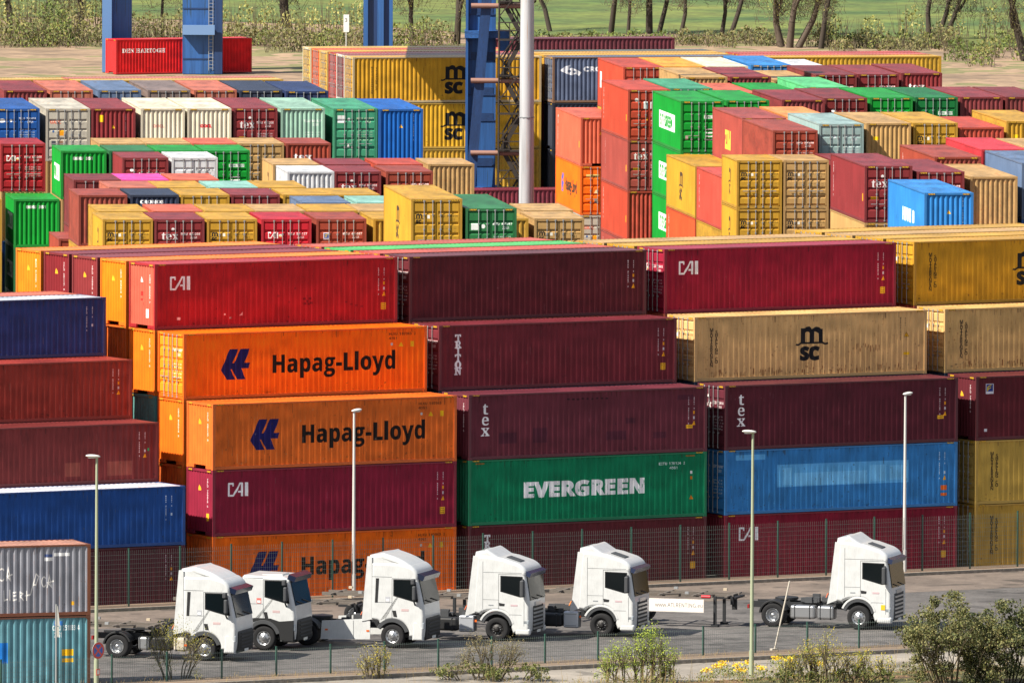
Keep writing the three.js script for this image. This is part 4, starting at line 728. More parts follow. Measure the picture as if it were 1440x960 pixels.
// ---------------------------------------------------------------- gantry cranes
const craneBlue = std('#2f5f9e', 0.5, { map: roofTex[2] }), craneDark = std('#22406f', 0.5, { map: wearTex[1] }), rustPipe = std('#8f6a5c', 0.6), stairMat = std('#332c27', 0.7);
{ // the crane whose leg and stair tower stand behind the yard
  const t = thing('gantry_crane', 'blue gantry crane with slanted brace and open stair tower beside the grey mast', 'crane', [123.75, 0, -198.2], -0.5149);
  part('leg', merge([box(0.98, 10.5, -1.1, 1.72, 21, 2.2), box(0.04, 10.5, -0.9, 0.16, 21, 2.5)]), craneBlue, t);                 // main leg with its flange
  for (const y of [6.6, 9.4, 11, 13.2, 16, 18.2]) part('splice_plate', merge([slab(0.16, 1.8, y, y + 0.08, 0.001, 0.05), slab(0.3, 1.7, y + 0.08, y + 0.5, 0.001, 0.02)]), craneDark, t);
  part('foot', merge([box(1.05, 1.6, -0.9, 3.4, 3.2, 3), box(1.05, 4.2, -1, 2.3, 2.2, 2.6)]), craneBlue, t);
  part('brace', bar([0.28, 5.2, 1.2], [1.55, 20.4, 1.2], 0.62, 0.62), craneDark, t);
  part('collar', merge([slab(-0.1, 2.7, 14.6, 15.05, -1.4, 0.75), slab(2.0, 2.7, 13.8, 14.6, 0.1, 0.7)]), craneBlue, t);
  for (const y of [7.6, 12.1, 16.75]) part('pipe', rod([0.3, y - 0.1, 1.62], [3.95, y - 0.1, 1.62], 0.16, 12), rustPipe, t);
  for (let k = 0; k < 6; k++) { // stair flights zigzag beside the leg
    const y = 3.2 + k * 2.3, up = k % 2 ? [3.5, 2.3] : [2.3, 3.5];
    const l = []; for (const z of [0.7, 1.6]) l.push(bar([up[0], y, z], [up[1], y + 2.15, z], 0.1, 0.26)); for (let q = 0; q < 10; q++) { const f = q / 10; l.push(box(up[0] + (up[1] - up[0]) * f, y + 2.15 * f, 1.15, 0.26, 0.06, 0.86)); }
    part('stair_flight', merge(l), stairMat, t);
    const rl = []; for (const z of [0.7, 1.6]) for (const h of [0.5, 0.98]) rl.push(bar([up[0], y + h, z], [up[1], y + 2.15 + h, z], 0.08, 0.09)); for (const z of [0.7, 1.6]) for (let q = 0; q < 5; q++) { const f = q / 4, x = up[0] + (up[1] - up[0]) * f; rl.push(box(x, y + 2.15 * f + 0.5, z, 0.06, 1.0, 0.06)); }
    part('handrail', merge(rl), stairMat, t);
    const e = up[1] > up[0] ? [3.35, 4.15] : [2.0, 2.75];
    part('landing', merge([slab(e[0], e[1], y + 2.1, y + 2.26, 0.4, 1.95), slab(2.0, 4.15, y + 2.1, y + 2.22, 1.78, 1.95)]), stairMat, t);
    part('landing_rail', merge([...[0.5, 1.0].map((h) => slab(2.0, 4.15, y + 2.2 + h, y + 2.27 + h, 1.88, 1.95)), ...[2.0, 2.7, 3.4, 4.1].map((x) => box(x, y + 2.7, 1.91, 0.06, 1.1, 0.06))]), stairMat, t);
  }
  for (let k = 0; k < 6; k++) part('tower_brace', merge([bar([2.05, 3 + k * 2.6, 1.98], [4.05, 5.6 + k * 2.6, 1.98], 0.05, 0.07), bar([4.05, 3 + k * 2.6, 0.45], [2.05, 5.6 + k * 2.6, 0.45], 0.05, 0.07)]), stairMat, t);
  part('tower_post', merge([rod([2.05, 2.8, 1.9], [2.05, 20, 1.9], 0.06), rod([3.98, 2.8, 1.0], [3.98, 22, 1.0], 0.06), rod([3.98, 2.8, 1.9], [3.98, 22, 1.9], 0.06)]), stairMat, t);
  part('girder', merge([slab(-9.3, 2.6, 19.4, 21.3, -2.4, 0.1), slab(-9.2, -6.3, 19.5, 21.2, -24, -2.41)]), craneBlue, t);
}
{ // the far gantry whose legs straddle the scarlet box
  const t = thing('gantry_crane', 'far blue gantry crane legs straddling the scarlet lettered container', 'crane', [232.3, 0, -440.2], -0.5149);
  part('leg', box(1.33, 12, -0.4, 2.66, 24, 1.2), craneBlue, t); part('leg_web', box(3.0, 12, -0.9, 0.64, 24, 2.4), craneDark, t);
  part('ledge', merge([slab(0.02, 2.7, 3.3, 3.75, 0.2, 1.0), slab(0.02, 2.7, 3.75, 4.1, 0.6, 1.0)]), std('#6d8db8', 0.5), t);
  part('leg', box(-6.4, 12, -3.6, 0.8, 24, 2.4), std('#5b82b4', 0.5), t); part('leg_web', box(-5.2, 12, -4.0, 1.66, 24, 1.2), craneBlue, t);  // paler blue paints the sunlight on this narrow leg face
  for (const y of [1.2, 5.4, 7.8]) part('splice_plate', slab(0.05, 2.6, y, y + 0.12, 0.201, 0.24), craneDark, t);
  part('ladder', merge([rod([2.2, 0.3, 0.3], [2.2, 9, 0.3], 0.03), rod([2.55, 0.3, 0.3], [2.55, 9, 0.3], 0.03), ...[...Array(28).keys()].map((k) => rod([2.2, 0.5 + k * 0.3, 0.3], [2.55, 0.5 + k * 0.3, 0.3], 0.02))]), M.galv, t);
  part('portal_beam', slab(-9, 22, 22, 25, -4, 0.4), craneBlue, t);
}
{
  const t = thing('crane_leg', 'dark blue ribbed crane leg rising behind the yellow logo containers', 'crane', [207.16, 0, -363.0], -0.5149);
  part('leg', box(1.08, 14, -0.8, 1.9, 28, 1.4), craneDark, t); for (const [x, w] of [[0.1, 0.35], [1.25, 0.5], [2.05, 0.28]]) part('rib', box(x, 14, 0.02, w, 28, 0.3), craneBlue, t);
  part('foot', box(1.08, 0.5, -0.8, 3, 1, 2.6), craneDark, t);
}
// ---------------------------------------------------------------- trucks
const HEAD = 0.80;
const profShape = (pts) => { const s = new THREE.Shape(); pts.forEach((p, i) => (i ? (p.length === 4 ? s.quadraticCurveTo(p[0], p[1], p[2], p[3]) : s.lineTo(p[0], p[1])) : s.moveTo(p[0], p[1]))); return s; };
function across(shape, width, bev = 0.12, seg = 4) { // side profile carried across the width, edges rounded
  const g = new THREE.ExtrudeGeometry(shape, { depth: width - 2 * bev, bevelEnabled: true, bevelThickness: bev, bevelSize: bev * 0.7, bevelOffset: -bev * 0.7, bevelSegments: seg, curveSegments: 14 });
  return g.translate(0, 0, -(width - 2 * bev) / 2);
}
const tyreGeo = (w) => { const r = 0.52, h = w / 2, p = [[0.29, -h + 0.03], [0.33, -h], [0.44, -h - 0.005], [r - 0.03, -h + 0.02], [r, -h + 0.07], [r, -0.01], [r - 0.012, 0], [r, 0.01], [r, h - 0.07], [r - 0.03, h - 0.02], [0.44, h + 0.005], [0.33, h], [0.29, h - 0.03]].map(([a, b]) => new THREE.Vector2(a, b)); return new THREE.LatheGeometry(p, 36).rotateX(Math.PI / 2); };
const rimGeo = (deep) => { // dished disc with hub; opens towards +z
  const p = (deep ? [[0.3, 0.13], [0.27, 0.1], [0.25, -0.02], [0.17, -0.04], [0.16, 0.0], [0.09, 0.02], [0.085, 0.1], [0, 0.11]] : [[0.3, 0.14], [0.285, 0.13], [0.25, 0.07], [0.2, 0.1], [0.14, 0.13], [0.1, 0.135], [0.095, 0.2], [0.06, 0.21], [0, 0.21]]).map(([a, b]) => new THREE.Vector2(Math.max(a, 0.001), b));
  return new THREE.LatheGeometry(p, 30).rotateX(Math.PI / 2);
};
const rimHoles = (n, r, q, z) => merge([...Array(n).keys()].map((k) => new THREE.CylinderGeometry(q, q, 0.02, 10).rotateX(Math.PI / 2).translate(r * Math.cos(k / n * 6.283), r * Math.sin(k / n * 6.283), z)));
const TY = { f: tyreGeo(0.31), r: tyreGeo(0.6) }, RIM = { f: rimGeo(false), r: rimGeo(true), fh: rimHoles(10, 0.225, 0.026, 0.094), fn: rimHoles(10, 0.165, 0.016, 0.125) };
function wheel(t, x, z, kind, rimMat, far) {
  const m = part('wheel', TY[kind], M.rubber, t); m.position.set(x, 0.52, z); if (far) m.rotation.y = Math.PI;
  const r = part('rim', RIM[kind], rimMat, m); if (kind === 'f') { part('rim_hole', RIM.fh, M.black, m); part('wheel_nut', RIM.fn, M.galv, m); } else r.position.z = 0.18;
  return m;
}
const archRing = (r0, r1, a0, a1, w) => { const s = new THREE.Shape(); s.absarc(0, 0, r1, a0, a1, false); s.absarc(0, 0, r0, a1, a0, true); return new THREE.ExtrudeGeometry(s, { depth: w, bevelEnabled: true, bevelSize: 0.015, bevelThickness: 0.015, bevelSegments: 2, curveSegments: 16 }).translate(0, 0, -w / 2); };
const flat = (pts, z, d = 0.012) => new THREE.ExtrudeGeometry(profShape(pts), { depth: d, bevelEnabled: false, curveSegments: 6 }).translate(0, 0, z);
const seamMat = std('#55585c', 0.7), glassM = M.glass, amber = std('#e0661c', 0.4), lensM = std('#aeb6bc', 0.12, { metalness: 0.3 });
const badgeTex = canvasTex(96, 32, (g) => { g.fillStyle = '#e6e7e9'; g.fillRect(0, 0, 96, 32); g.fillStyle = '#8a9098'; g.font = 'bold 20px sans-serif'; g.fillText('T460', 2, 24); g.fillStyle = '#d24a4a'; g.beginPath(); g.moveTo(64, 24); g.lineTo(92, 6); g.lineTo(88, 24); g.fill(); });
const badgeMat = std('#ffffff', 0.4, { map: badgeTex });
function chassis(t, x0, x1, opt = {}) {
  const rails = []; for (const z of [-0.42, 0.42]) rails.push(slab(x0, x1, 0.78, 1.04, z - 0.035, z + 0.035)); for (let x = x0 + 0.2; x < x1; x += 0.9) rails.push(box(x, 0.9, 0, 0.1, 0.14, 0.8));
  rails.push(box(-3.8, 0.52, 0, 0.16, 0.16, 2.0), box(0, 0.52, 0, 0.14, 0.14, 2.0));
  part('chassis_frame', merge(rails), M.darkSteel, t);
  const s = new THREE.Shape(); s.absarc(0, 0, 0.48, Math.PI * 0.62, Math.PI * 2.38, false); s.lineTo(0, 0.1); s.closePath();
  part('fifth_wheel', merge([new THREE.ExtrudeGeometry(s, { depth: 0.07, bevelEnabled: true, bevelSize: 0.02, bevelThickness: 0.02, bevelSegments: 1 }).rotateX(-Math.PI / 2).rotateY(Math.PI / 2).translate(-3.5, 1.13, 0), box(-3.5, 1.09, 0, 0.5, 0.1, 0.9)]), M.darkSteel, t);
  for (let k = 0; k < 9; k++) { const x = rr(-2.6, -1.2), z = rr(-0.6, 0.8); part('valve_block', box(x, 1.05 + rr(0, 0.18), z, rr(0.15, 0.5), rr(0.08, 0.3), rr(0.1, 0.3)), M.greyPlastic, t); }
  const curl = new THREE.CatmullRomCurve3([...Array(14).keys()].map((k) => new THREE.Vector3(-1.25 - 0.03 * k, 1.35 + 0.09 * Math.sin(k * 1.3), -0.2 + 0.05 * k)));
  part('air_hose', new THREE.TubeGeometry(curl, 60, 0.025, 6), std(opt.hose || '#b8562c', 0.6), t);
  for (const s2 of [-1, 1]) { const m = part('mudguard', archRing(0.56, 0.61, 0.35, Math.PI - 0.15, 0.6), M.black, t); m.position.set(-3.8, 0.54, s2 * 0.92); }
  wheel(t, -3.8, 0.92, 'r', opt.rim || M.silver); wheel(t, -3.8, -0.92, 'r', M.silver, true); wheel(t, 0, 1.06, 'f', opt.rim || M.silver); wheel(t, 0, -1.06, 'f', M.silver, true);
  part('rear_light', box(x0 - 0.02, 0.85, 0.9, 0.08, 0.16, 0.4), std('#8a2020', 0.4), t);
}
const tank = (x0, x1, m, t, name = 'fuel_tank') => { const g = part(name, new RoundedBoxGeometry(x1 - x0, 0.58, 0.6, 4, 0.11).translate((x0 + x1) / 2, 0.68, 0.9), m, t); for (const f of [0.2, 0.8]) part('tank_strap', new RoundedBoxGeometry(0.06, 0.6, 0.62, 2, 0.1).translate(x0 + (x1 - x0) * f, 0.68, 0.9), M.darkSteel, g); return g; };
function place(fx, fz) { const a = HEAD, off = 1.06, b = 0.1; return [fx + Math.sin(a) * off - Math.cos(a) * b, 0, fz - Math.cos(a) * off - Math.sin(a) * b]; }

function truckA(label, at, opt) { // tapered cab with black grille shield
  const t = thing('tractor_truck', label, 'truck', place(...at), -HEAD, 'white tractor trucks parked in a line'), hi = opt.high; t.scale.y = opt.tall || 1;
  const top = hi ? [[1.12, 3.08], [1.1, 3.36, 0.78, 3.54], [0.3, 3.66], [-0.95, 3.66]] : [[1.02, 3.06, 0.8, 3.1], [-0.9, 3.14], [-0.97, 3.06]];
  const body = profShape([[0.72, 0.5], [1.2, 0.42], [1.36, 0.5], [1.4, 0.8], [1.41, 1.4], [1.36, 1.88], [1.12, 2.96], ...top, [-0.97, 1.2], [-0.74, 1.16], [-0.6, 1.16, -0.52, 0.98], [-0.3, 1.2, 0.02, 1.2], [0.5, 1.18, 0.66, 0.78]]);
  part('cab', across(body, 2.48, 0.19, 6), M.whitePaint, t);
  if (hi) {
    part('roof_deflector', across(profShape([[0.86, 3.46], [0.5, 3.78, -0.3, 4.0], [-0.42, 4.06], [-0.6, 4.02], [-1.04, 3.95], [-1.1, 3.5], [0, 3.5]]), 2.36, 0.22, 6), M.whitePaint, t);
    for (const s of [-1, 1]) part('side_fairing', flat([[-0.9, 3.92], [-0.9, 1.22], [-1.34, 1.12], [-1.1, 3.9]], s > 0 ? 1.2 : -1.23, 0.03), M.whitePaint, t);
    part('air_intake', flat([[-0.72, 2.98], [-0.58, 2.98], [-0.64, 1.94], [-0.76, 1.94]], 1.235), M.black, t);
    for (const [x, y] of [[0.66, 3.4]]) part('marker_lamp', new THREE.SphereGeometry(0.06, 10, 6).scale(1.2, 0.8, 0.5).translate(x, y, 1.18), M.greyPlastic, t);
  } else part('air_intake', flat([[-0.3, 3.1], [-0.3, 3.14], [0.6, 3.16], [0.6, 3.1]], -0.4, 0.9), M.whitePaint, t);
  for (const s of [-1, 1]) {
    const z = s > 0 ? 1.236 : -1.248;
    part('window_seal', flat([[0.04, 2.96], [0.94, 2.96], [1.02, 2.89], [1.14, 2.0], [0.96, 2.0], [0.04, 2.24]], s > 0 ? z - 0.006 : z + 0.006), M.black, t);
    part('side_window', flat([[0.08, 2.92], [0.9, 2.92], [0.98, 2.86], [1.1, 2.04], [0.96, 2.04], [0.08, 2.28]], z), glassM, t);
    part('door_seam', merge([slab(-0.02, -0.005, 1.26, 2.98, z, z + 0.01), slab(-0.02, 1.02, 2.98, 2.995, z, z + 0.01), slab(-0.7, -0.02, 1.95, 1.962, z, z + 0.01), slab(-0.88, -0.02, 3.04, 3.054, z, z + 0.01)]), seamMat, t);
    part('door_handle', flat([[0.0, 1.62], [0.16, 1.62], [0.22, 1.34], [0.06, 1.36]], z), M.black, t);
    const a = part('wheel_arch', archRing(0.6, 0.74, 0.3, Math.PI - 0.5, 0.16), M.greyPlastic, t); a.position.set(0, 0.53, s * 1.17);
    part('mirror', merge([new RoundedBoxGeometry(0.16, 0.62, 0.22, 3, 0.06).translate(1.02, 2.4, s * 1.42), new RoundedBoxGeometry(0.18, 0.26, 0.22, 3, 0.06).translate(0.96, 2.88, s * 1.4), rod([1.0, 1.85, s * 1.2], [0.98, 2.1, s * 1.42], 0.035), rod([0.92, 2.94, s * 1.15], [0.92, 2.94, s * 1.42], 0.03)]), M.greyPlastic, t);
    part('headlight', new RoundedBoxGeometry(0.28, 0.3, 0.34, 3, 0.05).translate(1.25, 0.98, s * 1.06), lensM, t);
    part('step', slab(0.72, 1.05, 0.4, 0.9, s > 0 ? 1.1 : -1.18, s > 0 ? 1.18 : -1.1), M.greyPlastic, t);
  }
  part('corner_panel', across(profShape([[0.86, 0.36], [1.34, 0.36], [1.36, 0.9], [1.1, 1.18], [0.9, 1.16]]), 2.5, 0.1), opt.dark ? M.black : M.whitePaint, t);
  if (opt.dark) for (const s of [-1, 1]) part('lower_panel', flat([[-0.95, 1.28], [-0.95, 1.14], [-0.62, 1.12], [-0.3, 1.24], [0.3, 1.24], [0.66, 0.86], [0.76, 0.46], [1.3, 0.42], [1.34, 1.3], [0.7, 1.24], [0.3, 1.36], [-0.4, 1.36]], s > 0 ? 1.236 : -1.256, 0.02), M.black, t);
  part('badge', flat([[0.4, 1.6], [0.72, 1.6], [0.72, 1.7], [0.4, 1.7]], 1.238, 0.008), std('#b8a0a0', 0.5), t);
  part('notice', slab(-0.3, -0.1, 1.98, 2.2, 1.236, 1.246), std(opt.red ? '#cf6a62' : '#a8aab0', 0.5), t); part('notice_face', slab(-0.27, -0.13, 2.01, 2.1, 1.246, 1.25), std('#e4e4e4', 0.5), t);
  part('windscreen', box(0, 0, 0, 0.03, 1.06, 2.2).rotateZ(0.2187).translate(1.255, 2.425, 0), glassM, t);
  part('wiper', merge([bar([1.4, 1.92, -0.8], [1.37, 2.1, 0.1], 0.03, 0.03), bar([1.4, 1.92, 0.1], [1.37, 2.08, 0.9], 0.03, 0.03)]), M.black, t);
  part('sun_visor', box(0, 0, 0, 0.34, 0.22, 2.3).rotateZ(-0.35).translate(1.2, 3.06, 0), std('#1c2438', 0.15), t);
  const g = part('grille', across(profShape([[1.34, 0.36], [1.44, 0.44], [1.46, 1.2], [1.36, 1.42], [1.3, 1.3]]), 2.06, 0.08), M.black, t);
  for (let k = 0; k < 5; k++) part('grille_slat', box(1.47, 0.62 + k * 0.15, 0, 0.03, 0.05, 1.5), M.greyPlastic, g);
  part('number_plate', box(1.465, 0.45, 0, 0.02, 0.11, 0.52), std('#dcdcd4', 0.5), t);
  chassis(t, -4.9, 0.9, opt);
  if (opt.skirt) { for (const s of [-1, 1]) { part('side_skirt', flat([[-0.98, 0.36], [-0.98, 1.12], [-1.3, 1.22], [-3.1, 1.1], [-3.16, 0.3]], s > 0 ? 1.17 : -1.2, 0.03), M.whitePaint, t); part('skirt_seam', slab(-1.72, -1.705, 0.34, 1.14, s > 0 ? 1.2 : -1.21, s > 0 ? 1.208 : -1.2), seamMat, t); } for (const x of [-2.9, -0.98 - 0.1]) part('side_marker', box(x, 0.72, 1.21, 0.12, 0.07, 0.02), amber, t); }
  else { tank(-1.35, -0.75, opt.dirty || M.silver, t, 'storage_box'); tank(-2.9, -2.4, M.silver, t, 'battery_box'); tank(-2.3, -1.45, M.black, t); part('side_marker', box(-0.8, 0.66, 1.21, 0.1, 0.08, 0.02), amber, t); }
  return t;
}
function truckB(label, at, opt) { // tall rounded cab, many-slatted grille
  const t = thing('tractor_truck', label, 'truck', place(...at), -HEAD, 'white tractor trucks parked in a line'); t.scale.y = opt.tall || 1;
  const body = profShape([[0.7, 0.36], [1.3, 0.34], [1.44, 0.46], [1.46, 0.9], [1.46, 1.5], [1.44, 1.8], [1.28, 2.88], [1.3, 3.06], [1.26, 3.28, 0.92, 3.44], [0.3, 3.64], [-0.4, 3.76], [-0.9, 3.78], [-1.08, 1.2], [-0.72, 1.14], [-0.6, 1.34, 0.1, 1.34], [0.44, 1.3, 0.56, 0.98], [0.62, 0.6]]);
  part('cab', across(body, 2.5, 0.19, 6), M.whitePaint, t);
  part('roof_deflector', across(profShape([[0.12, 3.62], [-0.1, 3.76, -0.42, 3.98], [-0.52, 4.02], [-0.6, 3.95], [-0.98, 3.9], [-1.04, 3.6], [-0.2, 3.5]]), 2.34, 0.16, 5), M.whitePaint, t);
  part('roof_hatch', box(0, 0, 0, 0.62, 0.03, 0.7).rotateZ(-0.31).translate(0.56, 3.575, 0.35), M.greyPlastic, t);
  for (const s of [-1, 1]) {
    const z = s > 0 ? 1.246 : -1.258;
    part('side_fairing', flat([[-0.8, 3.7], [-0.96, 1.24], [-1.4, 1.06], [-1.3, 1.5], [-1.04, 3.74]], s > 0 ? 1.21 : -1.24, 0.03), M.whitePaint, t);
    part('window_seal', flat([[0.16, 2.9], [1.14, 2.88], [1.24, 1.98], [1.02, 1.96], [0.16, 2.19]], s > 0 ? z - 0.006 : z + 0.006), M.black, t);
    part('side_window', flat([[0.2, 2.86], [1.1, 2.84], [1.2, 2.02], [1.02, 2.0], [0.2, 2.22]], z), glassM, t);
    part('door_seam', merge([slab(0.08, 0.094, 1.3, 2.96, z, z + 0.01), slab(0.08, 1.2, 2.96, 2.974, z, z + 0.01), slab(-0.62, 0.08, 1.82, 1.832, z, z + 0.008), slab(-0.62, -0.605, 1.4, 3.5, z, z + 0.008), slab(0.1, 1.1, 1.18, 1.194, z, z + 0.008), slab(-0.6, 1.1, 3.02, 3.035, z, z + 0.008), slab(1.2, 1.216, 0.7, 1.8, z - 0.02, z + 0.008)]), seamMat, t);
    part('door_handle', flat([[0.1, 1.7], [0.36, 1.66], [0.34, 1.56], [0.12, 1.56]], z), M.black, t);
    const a = part('wheel_arch', archRing(0.6, 0.7, 0.2, Math.PI - 0.35, 0.12), M.greyPlastic, t); a.position.set(0, 0.6, s * 1.17);
    part('arch_flare', archRing(0.72, 0.78, 0.25, Math.PI - 0.4, 0.06), M.whitePaint, t).position.set(0, 0.62, s * 1.22);
    part('mirror', merge([new RoundedBoxGeometry(0.18, 0.74, 0.24, 3, 0.06).translate(1.18, 2.36, s * 1.43), rod([1.16, 2.74, s * 1.16], [1.18, 2.74, s * 1.43], 0.04)]), M.greyPlastic, t);
    part('headlight', new RoundedBoxGeometry(0.3, 0.24, 0.36, 3, 0.06).translate(1.28, 0.86, s * 1.07), lensM, t);
    part('bumper_corner', new RoundedBoxGeometry(0.66, 0.3, 0.3, 3, 0.1).translate(1.14, 0.44, s * 1.11), M.whitePaint, t);
  }
  part('badge', flat([[0.62, 1.56], [0.92, 1.56], [0.92, 1.64], [0.62, 1.64]], 1.248, 0.008), std('#b8a0a4', 0.5), t);
  part('badge', flat([[-0.36, 1.56], [-0.14, 1.56], [-0.14, 1.61], [-0.36, 1.61]], 1.248, 0.008), std('#84888c', 0.5), t);
  part('windscreen', box(0, 0, 0, 0.03, 1.04, 2.22).rotateZ(0.147).translate(1.375, 2.34, 0), glassM, t);
  part('wiper', merge([bar([1.48, 1.82, -0.8], [1.46, 2.0, 0.1], 0.03, 0.03), bar([1.48, 1.82, 0.1], [1.46, 1.98, 0.9], 0.03, 0.03)]), M.black, t);
  part('sun_visor', box(0, 0, 0, 0.28, 0.2, 2.34).rotateZ(-0.4).translate(1.33, 2.98, 0), std('#26304a', 0.15), t);
  const g = part('grille', box(1.45, 1.0, 0, 0.05, 1.1, 1.5), M.black, t);
  for (let k = 0; k < 6; k++) part('grille_slat', box(1.49, 0.56 + k * 0.17, 0, 0.05, 0.075, 1.46), M.silver, g);
  part('name_strip', box(1.47, 1.62, 0, 0.03, 0.16, 0.9), M.silver, t);
  part('number_plate', box(1.5, 0.42, 0, 0.02, 0.11, 0.52), std('#dcdcd4', 0.5), t);
  chassis(t, -4.9, 0.9, opt);
  if (opt.tanks) { tank(-3.05, -1.95, M.silver, t); tank(-1.85, -1.1, M.silver, t, 'storage_box'); part('sticker', slab(1.0, 1.18, 0.88, 1.1, 1.2, 1.262), std('#e0b01c', 0.5), t); part('eco_badge', new THREE.CylinderGeometry(0.09, 0.09, 0.01, 16).rotateX(Math.PI / 2).translate(1.24, 1.5, 1.235), std('#1f9a86', 0.5), t); }
  else { tank(-2.95, -1.75, M.black, t); const sb = part('storage_box', new RoundedBoxGeometry(0.66, 0.72, 0.5, 3, 0.06).translate(-1.35, 0.72, 0.95), std('#c2c6cc', 0.35, { metalness: 0.5 }), t); part('box_groove', merge([slab(-1.6, -1.1, 0.96, 0.975, 1.2, 1.206), slab(-1.6, -1.1, 0.46, 0.475, 1.2, 1.206)]), seamMat, sb); part('side_marker', box(-0.94, 0.86, 1.16, 0.08, 0.1, 0.02), amber, t); }
  return t;
}
const darkRim = std('#2c2a2a', 0.5, { metalness: 0.4 });
truckA('high-roofed white truck beside the graffiti container, with a dusty storage box', [-12.89, 23.69], { tall: 0.962, high: true, dirty: std('#b3aa98', 0.8) });
truckA('low-roofed white truck with black lower bodywork', [-8.41, 20.59], { dark: true, red: true });
truckA('high-roofed white truck with long white side skirts', [-3.11, 22.15], { tall: 0.985, high: true, skirt: true });
truckB('white truck with dark rims behind the dry brown shrub', [2.42, 21.27], { tall: 0.962, rim: darkRim });
truckB('white truck with dark rims and the trailer with the web address behind it', [7.36, 21.54], { tall: 0.962, rim: darkRim, hose: '#d2762c' });
truckB('white truck with silver fuel tanks standing apart by the large bush', [18.88, 23.57], { tanks: true });
// ---- container trailers without load
const steelGrey = std('#6a625a', 0.75, { map: wearTex[0] });
function trailer(label, fx, fz, len, opt = {}) { // front (coupling) end at fx, fz; runs back along -x
  const t = thing('chassis_trailer', label, 'trailer', [fx, 0, fz], -HEAD, 'empty container trailers among the trucks');
  const l = []; for (const z of [-0.5, 0.5]) l.push(slab(-len, 0, 1.24, 1.38, z - 0.05, z + 0.05));
  part('frame', merge(l), steelGrey, t);
  for (let x = -0.15; x > -len; x -= 1.5) part('crossbeam', slab(x - 0.06, x + 0.06, 1.31, 1.37, -1.2, 1.2), steelGrey, t);
  for (let x = -0.8; x > -len + 1.5; x -= 1.5) part('diagonal_brace', merge([bar([x, 1.36, -0.5], [x - 0.8, 1.36, -1.15], 0.06, 0.05), bar([x, 1.36, 0.5], [x - 0.8, 1.36, 1.15], 0.06, 0.05)]), steelGrey, t);
  for (const x of opt.axles) for (const s of [-1, 1]) wheel(t, x, s * 0.92, 'r', M.silver, s < 0);
  for (const s of [-1, 1]) part('landing_leg', merge([box(opt.leg, 0.7, s * 0.75, 0.12, 1.24, 0.12), box(opt.leg, 0.05, s * 0.75, 0.3, 0.1, 0.26)]), M.darkSteel, t);
  part('coupling', merge([box(-0.3, 1.25, 0, 0.9, 0.08, 1.6), rod([-0.9, 1.14, 0], [-0.9, 1.24, 0], 0.05), box(0.03, 1.16, 0.8, 0.1, 0.34, 0.24), box(0.05, 1.0, 0.5, 0.2, 0.5, 0.14)]), M.black, t);
  const pk = part('air_tank', merge([rod([-len * 0.4, 0.85, 0.2], [-len * 0.4 - 0.9, 0.85, 0.2], 0.15, 14)]), M.galv, t);
  for (let k = 0; k < 7; k++) { const x = -0.8 - k * 1.1; if (x > -len) part('twist_lock', box(x, 1.46, (k % 2 ? 1 : -1) * 1.1, 0.16, 0.1, 0.14), k % 3 ? M.galv : std('#b8a890', 0.7), t); }
  part('brake_hose', rod([-0.4, 1.3, 0.3], [-3.2, 1.28, 0.25], 0.05, 8), std('#c8c0b4', 0.6), t);
  part('tool_box', new RoundedBoxGeometry(0.8, 0.4, 0.4, 2, 0.04).translate(-4.2, 1.0, 0.85), M.galv, t);
  if (opt.board) {
    const bt = canvasTex(512, 96, (g) => { g.fillStyle = '#e9e2da'; g.fillRect(0, 0, 512, 96); g.fillStyle = '#3a3a3c'; g.font = '46px sans-serif'; g.fillText('www.ATLRENTING.eu', 66, 62); });
    part('side_board', slab(-3.62, -1.12, 0.64, 1.2, 1.2, 1.23), std('#ddd6ce', 0.5), t); part('board_print', new THREE.PlaneGeometry(2.46, 0.5).translate(-2.37, 0.92, 1.234), std('#ffffff', 0.5, { map: bt }), t);
    part('red_cylinder', rod([-1.3, 1.3, 0.95], [-0.9, 1.3, 0.95], 0.07, 12), std('#c03038', 0.5), t);
  }
  return t;
}
trailer('empty trailer with a white board showing a web address', 14.95, 19.7, 8.2, { axles: [-4.4, -5.7], leg: -0.75, board: true });
trailer('empty trailer coupled to the truck beside the graffiti container', -13.97, 21.4, 12.6, { axles: [-9.6, -10.9], leg: -3.4 });
trailer('empty trailer standing behind the low-roofed truck', -1.3, 15.8, 8.2, { axles: [-5.4, -6.7], leg: -2.8 });
trailer('empty trailer behind the truck with white side skirts', 5.6, 16.4, 8.2, { axles: [-5.2, -6.5], leg: -2.2 });
// ---------------------------------------------------------------- vegetation
// leaves: small quads with their own tilt, colours picked per leaf from a short list
function leaves(n, at, size, cols, aspect = 1.7) {
  const pos = new Float32Array(n * 18), col = new Float32Array(n * 18), nor = [], c = cols.map((k) => new THREE.Color(k)), q = new THREE.Quaternion(), e = new THREE.Euler(), v = new THREE.Vector3();
  for (let i = 0; i < n; i++) {
    const p = at(i), s = size * rr(0.6, 1.3); e.set(rr(0, 6.28), rr(0, 6.28), rr(0, 6.28)); q.setFromEuler(e); const k = c[Math.floor(rnd() * c.length)], b = rr(0.8, 1.2);
    const quad = [[-0.5, 0], [0, -0.5 / aspect], [0.5, 0], [-0.5, 0], [0.5, 0], [0, 0.5 / aspect]];
    quad.forEach(([x, y], j) => { v.set(x * s, y * s, 0).applyQuaternion(q); pos.set([v.x + p[0], v.y + p[1], v.z + p[2]], i * 18 + j * 3); col.set([k.r * b, k.g * b, k.b * b], i * 18 + j * 3); });
  }
  const g = new THREE.BufferGeometry(); g.setAttribute('position', new THREE.BufferAttribute(pos, 3)); g.setAttribute('color', new THREE.BufferAttribute(col, 3)); g.computeVertexNormals(); return g;
}
const leafMat = new THREE.MeshPhysicalMaterial({ color: '#ffffff', vertexColors: true, roughness: 0.85, transmission: 0.2, thickness: 0, side: THREE.DoubleSide });
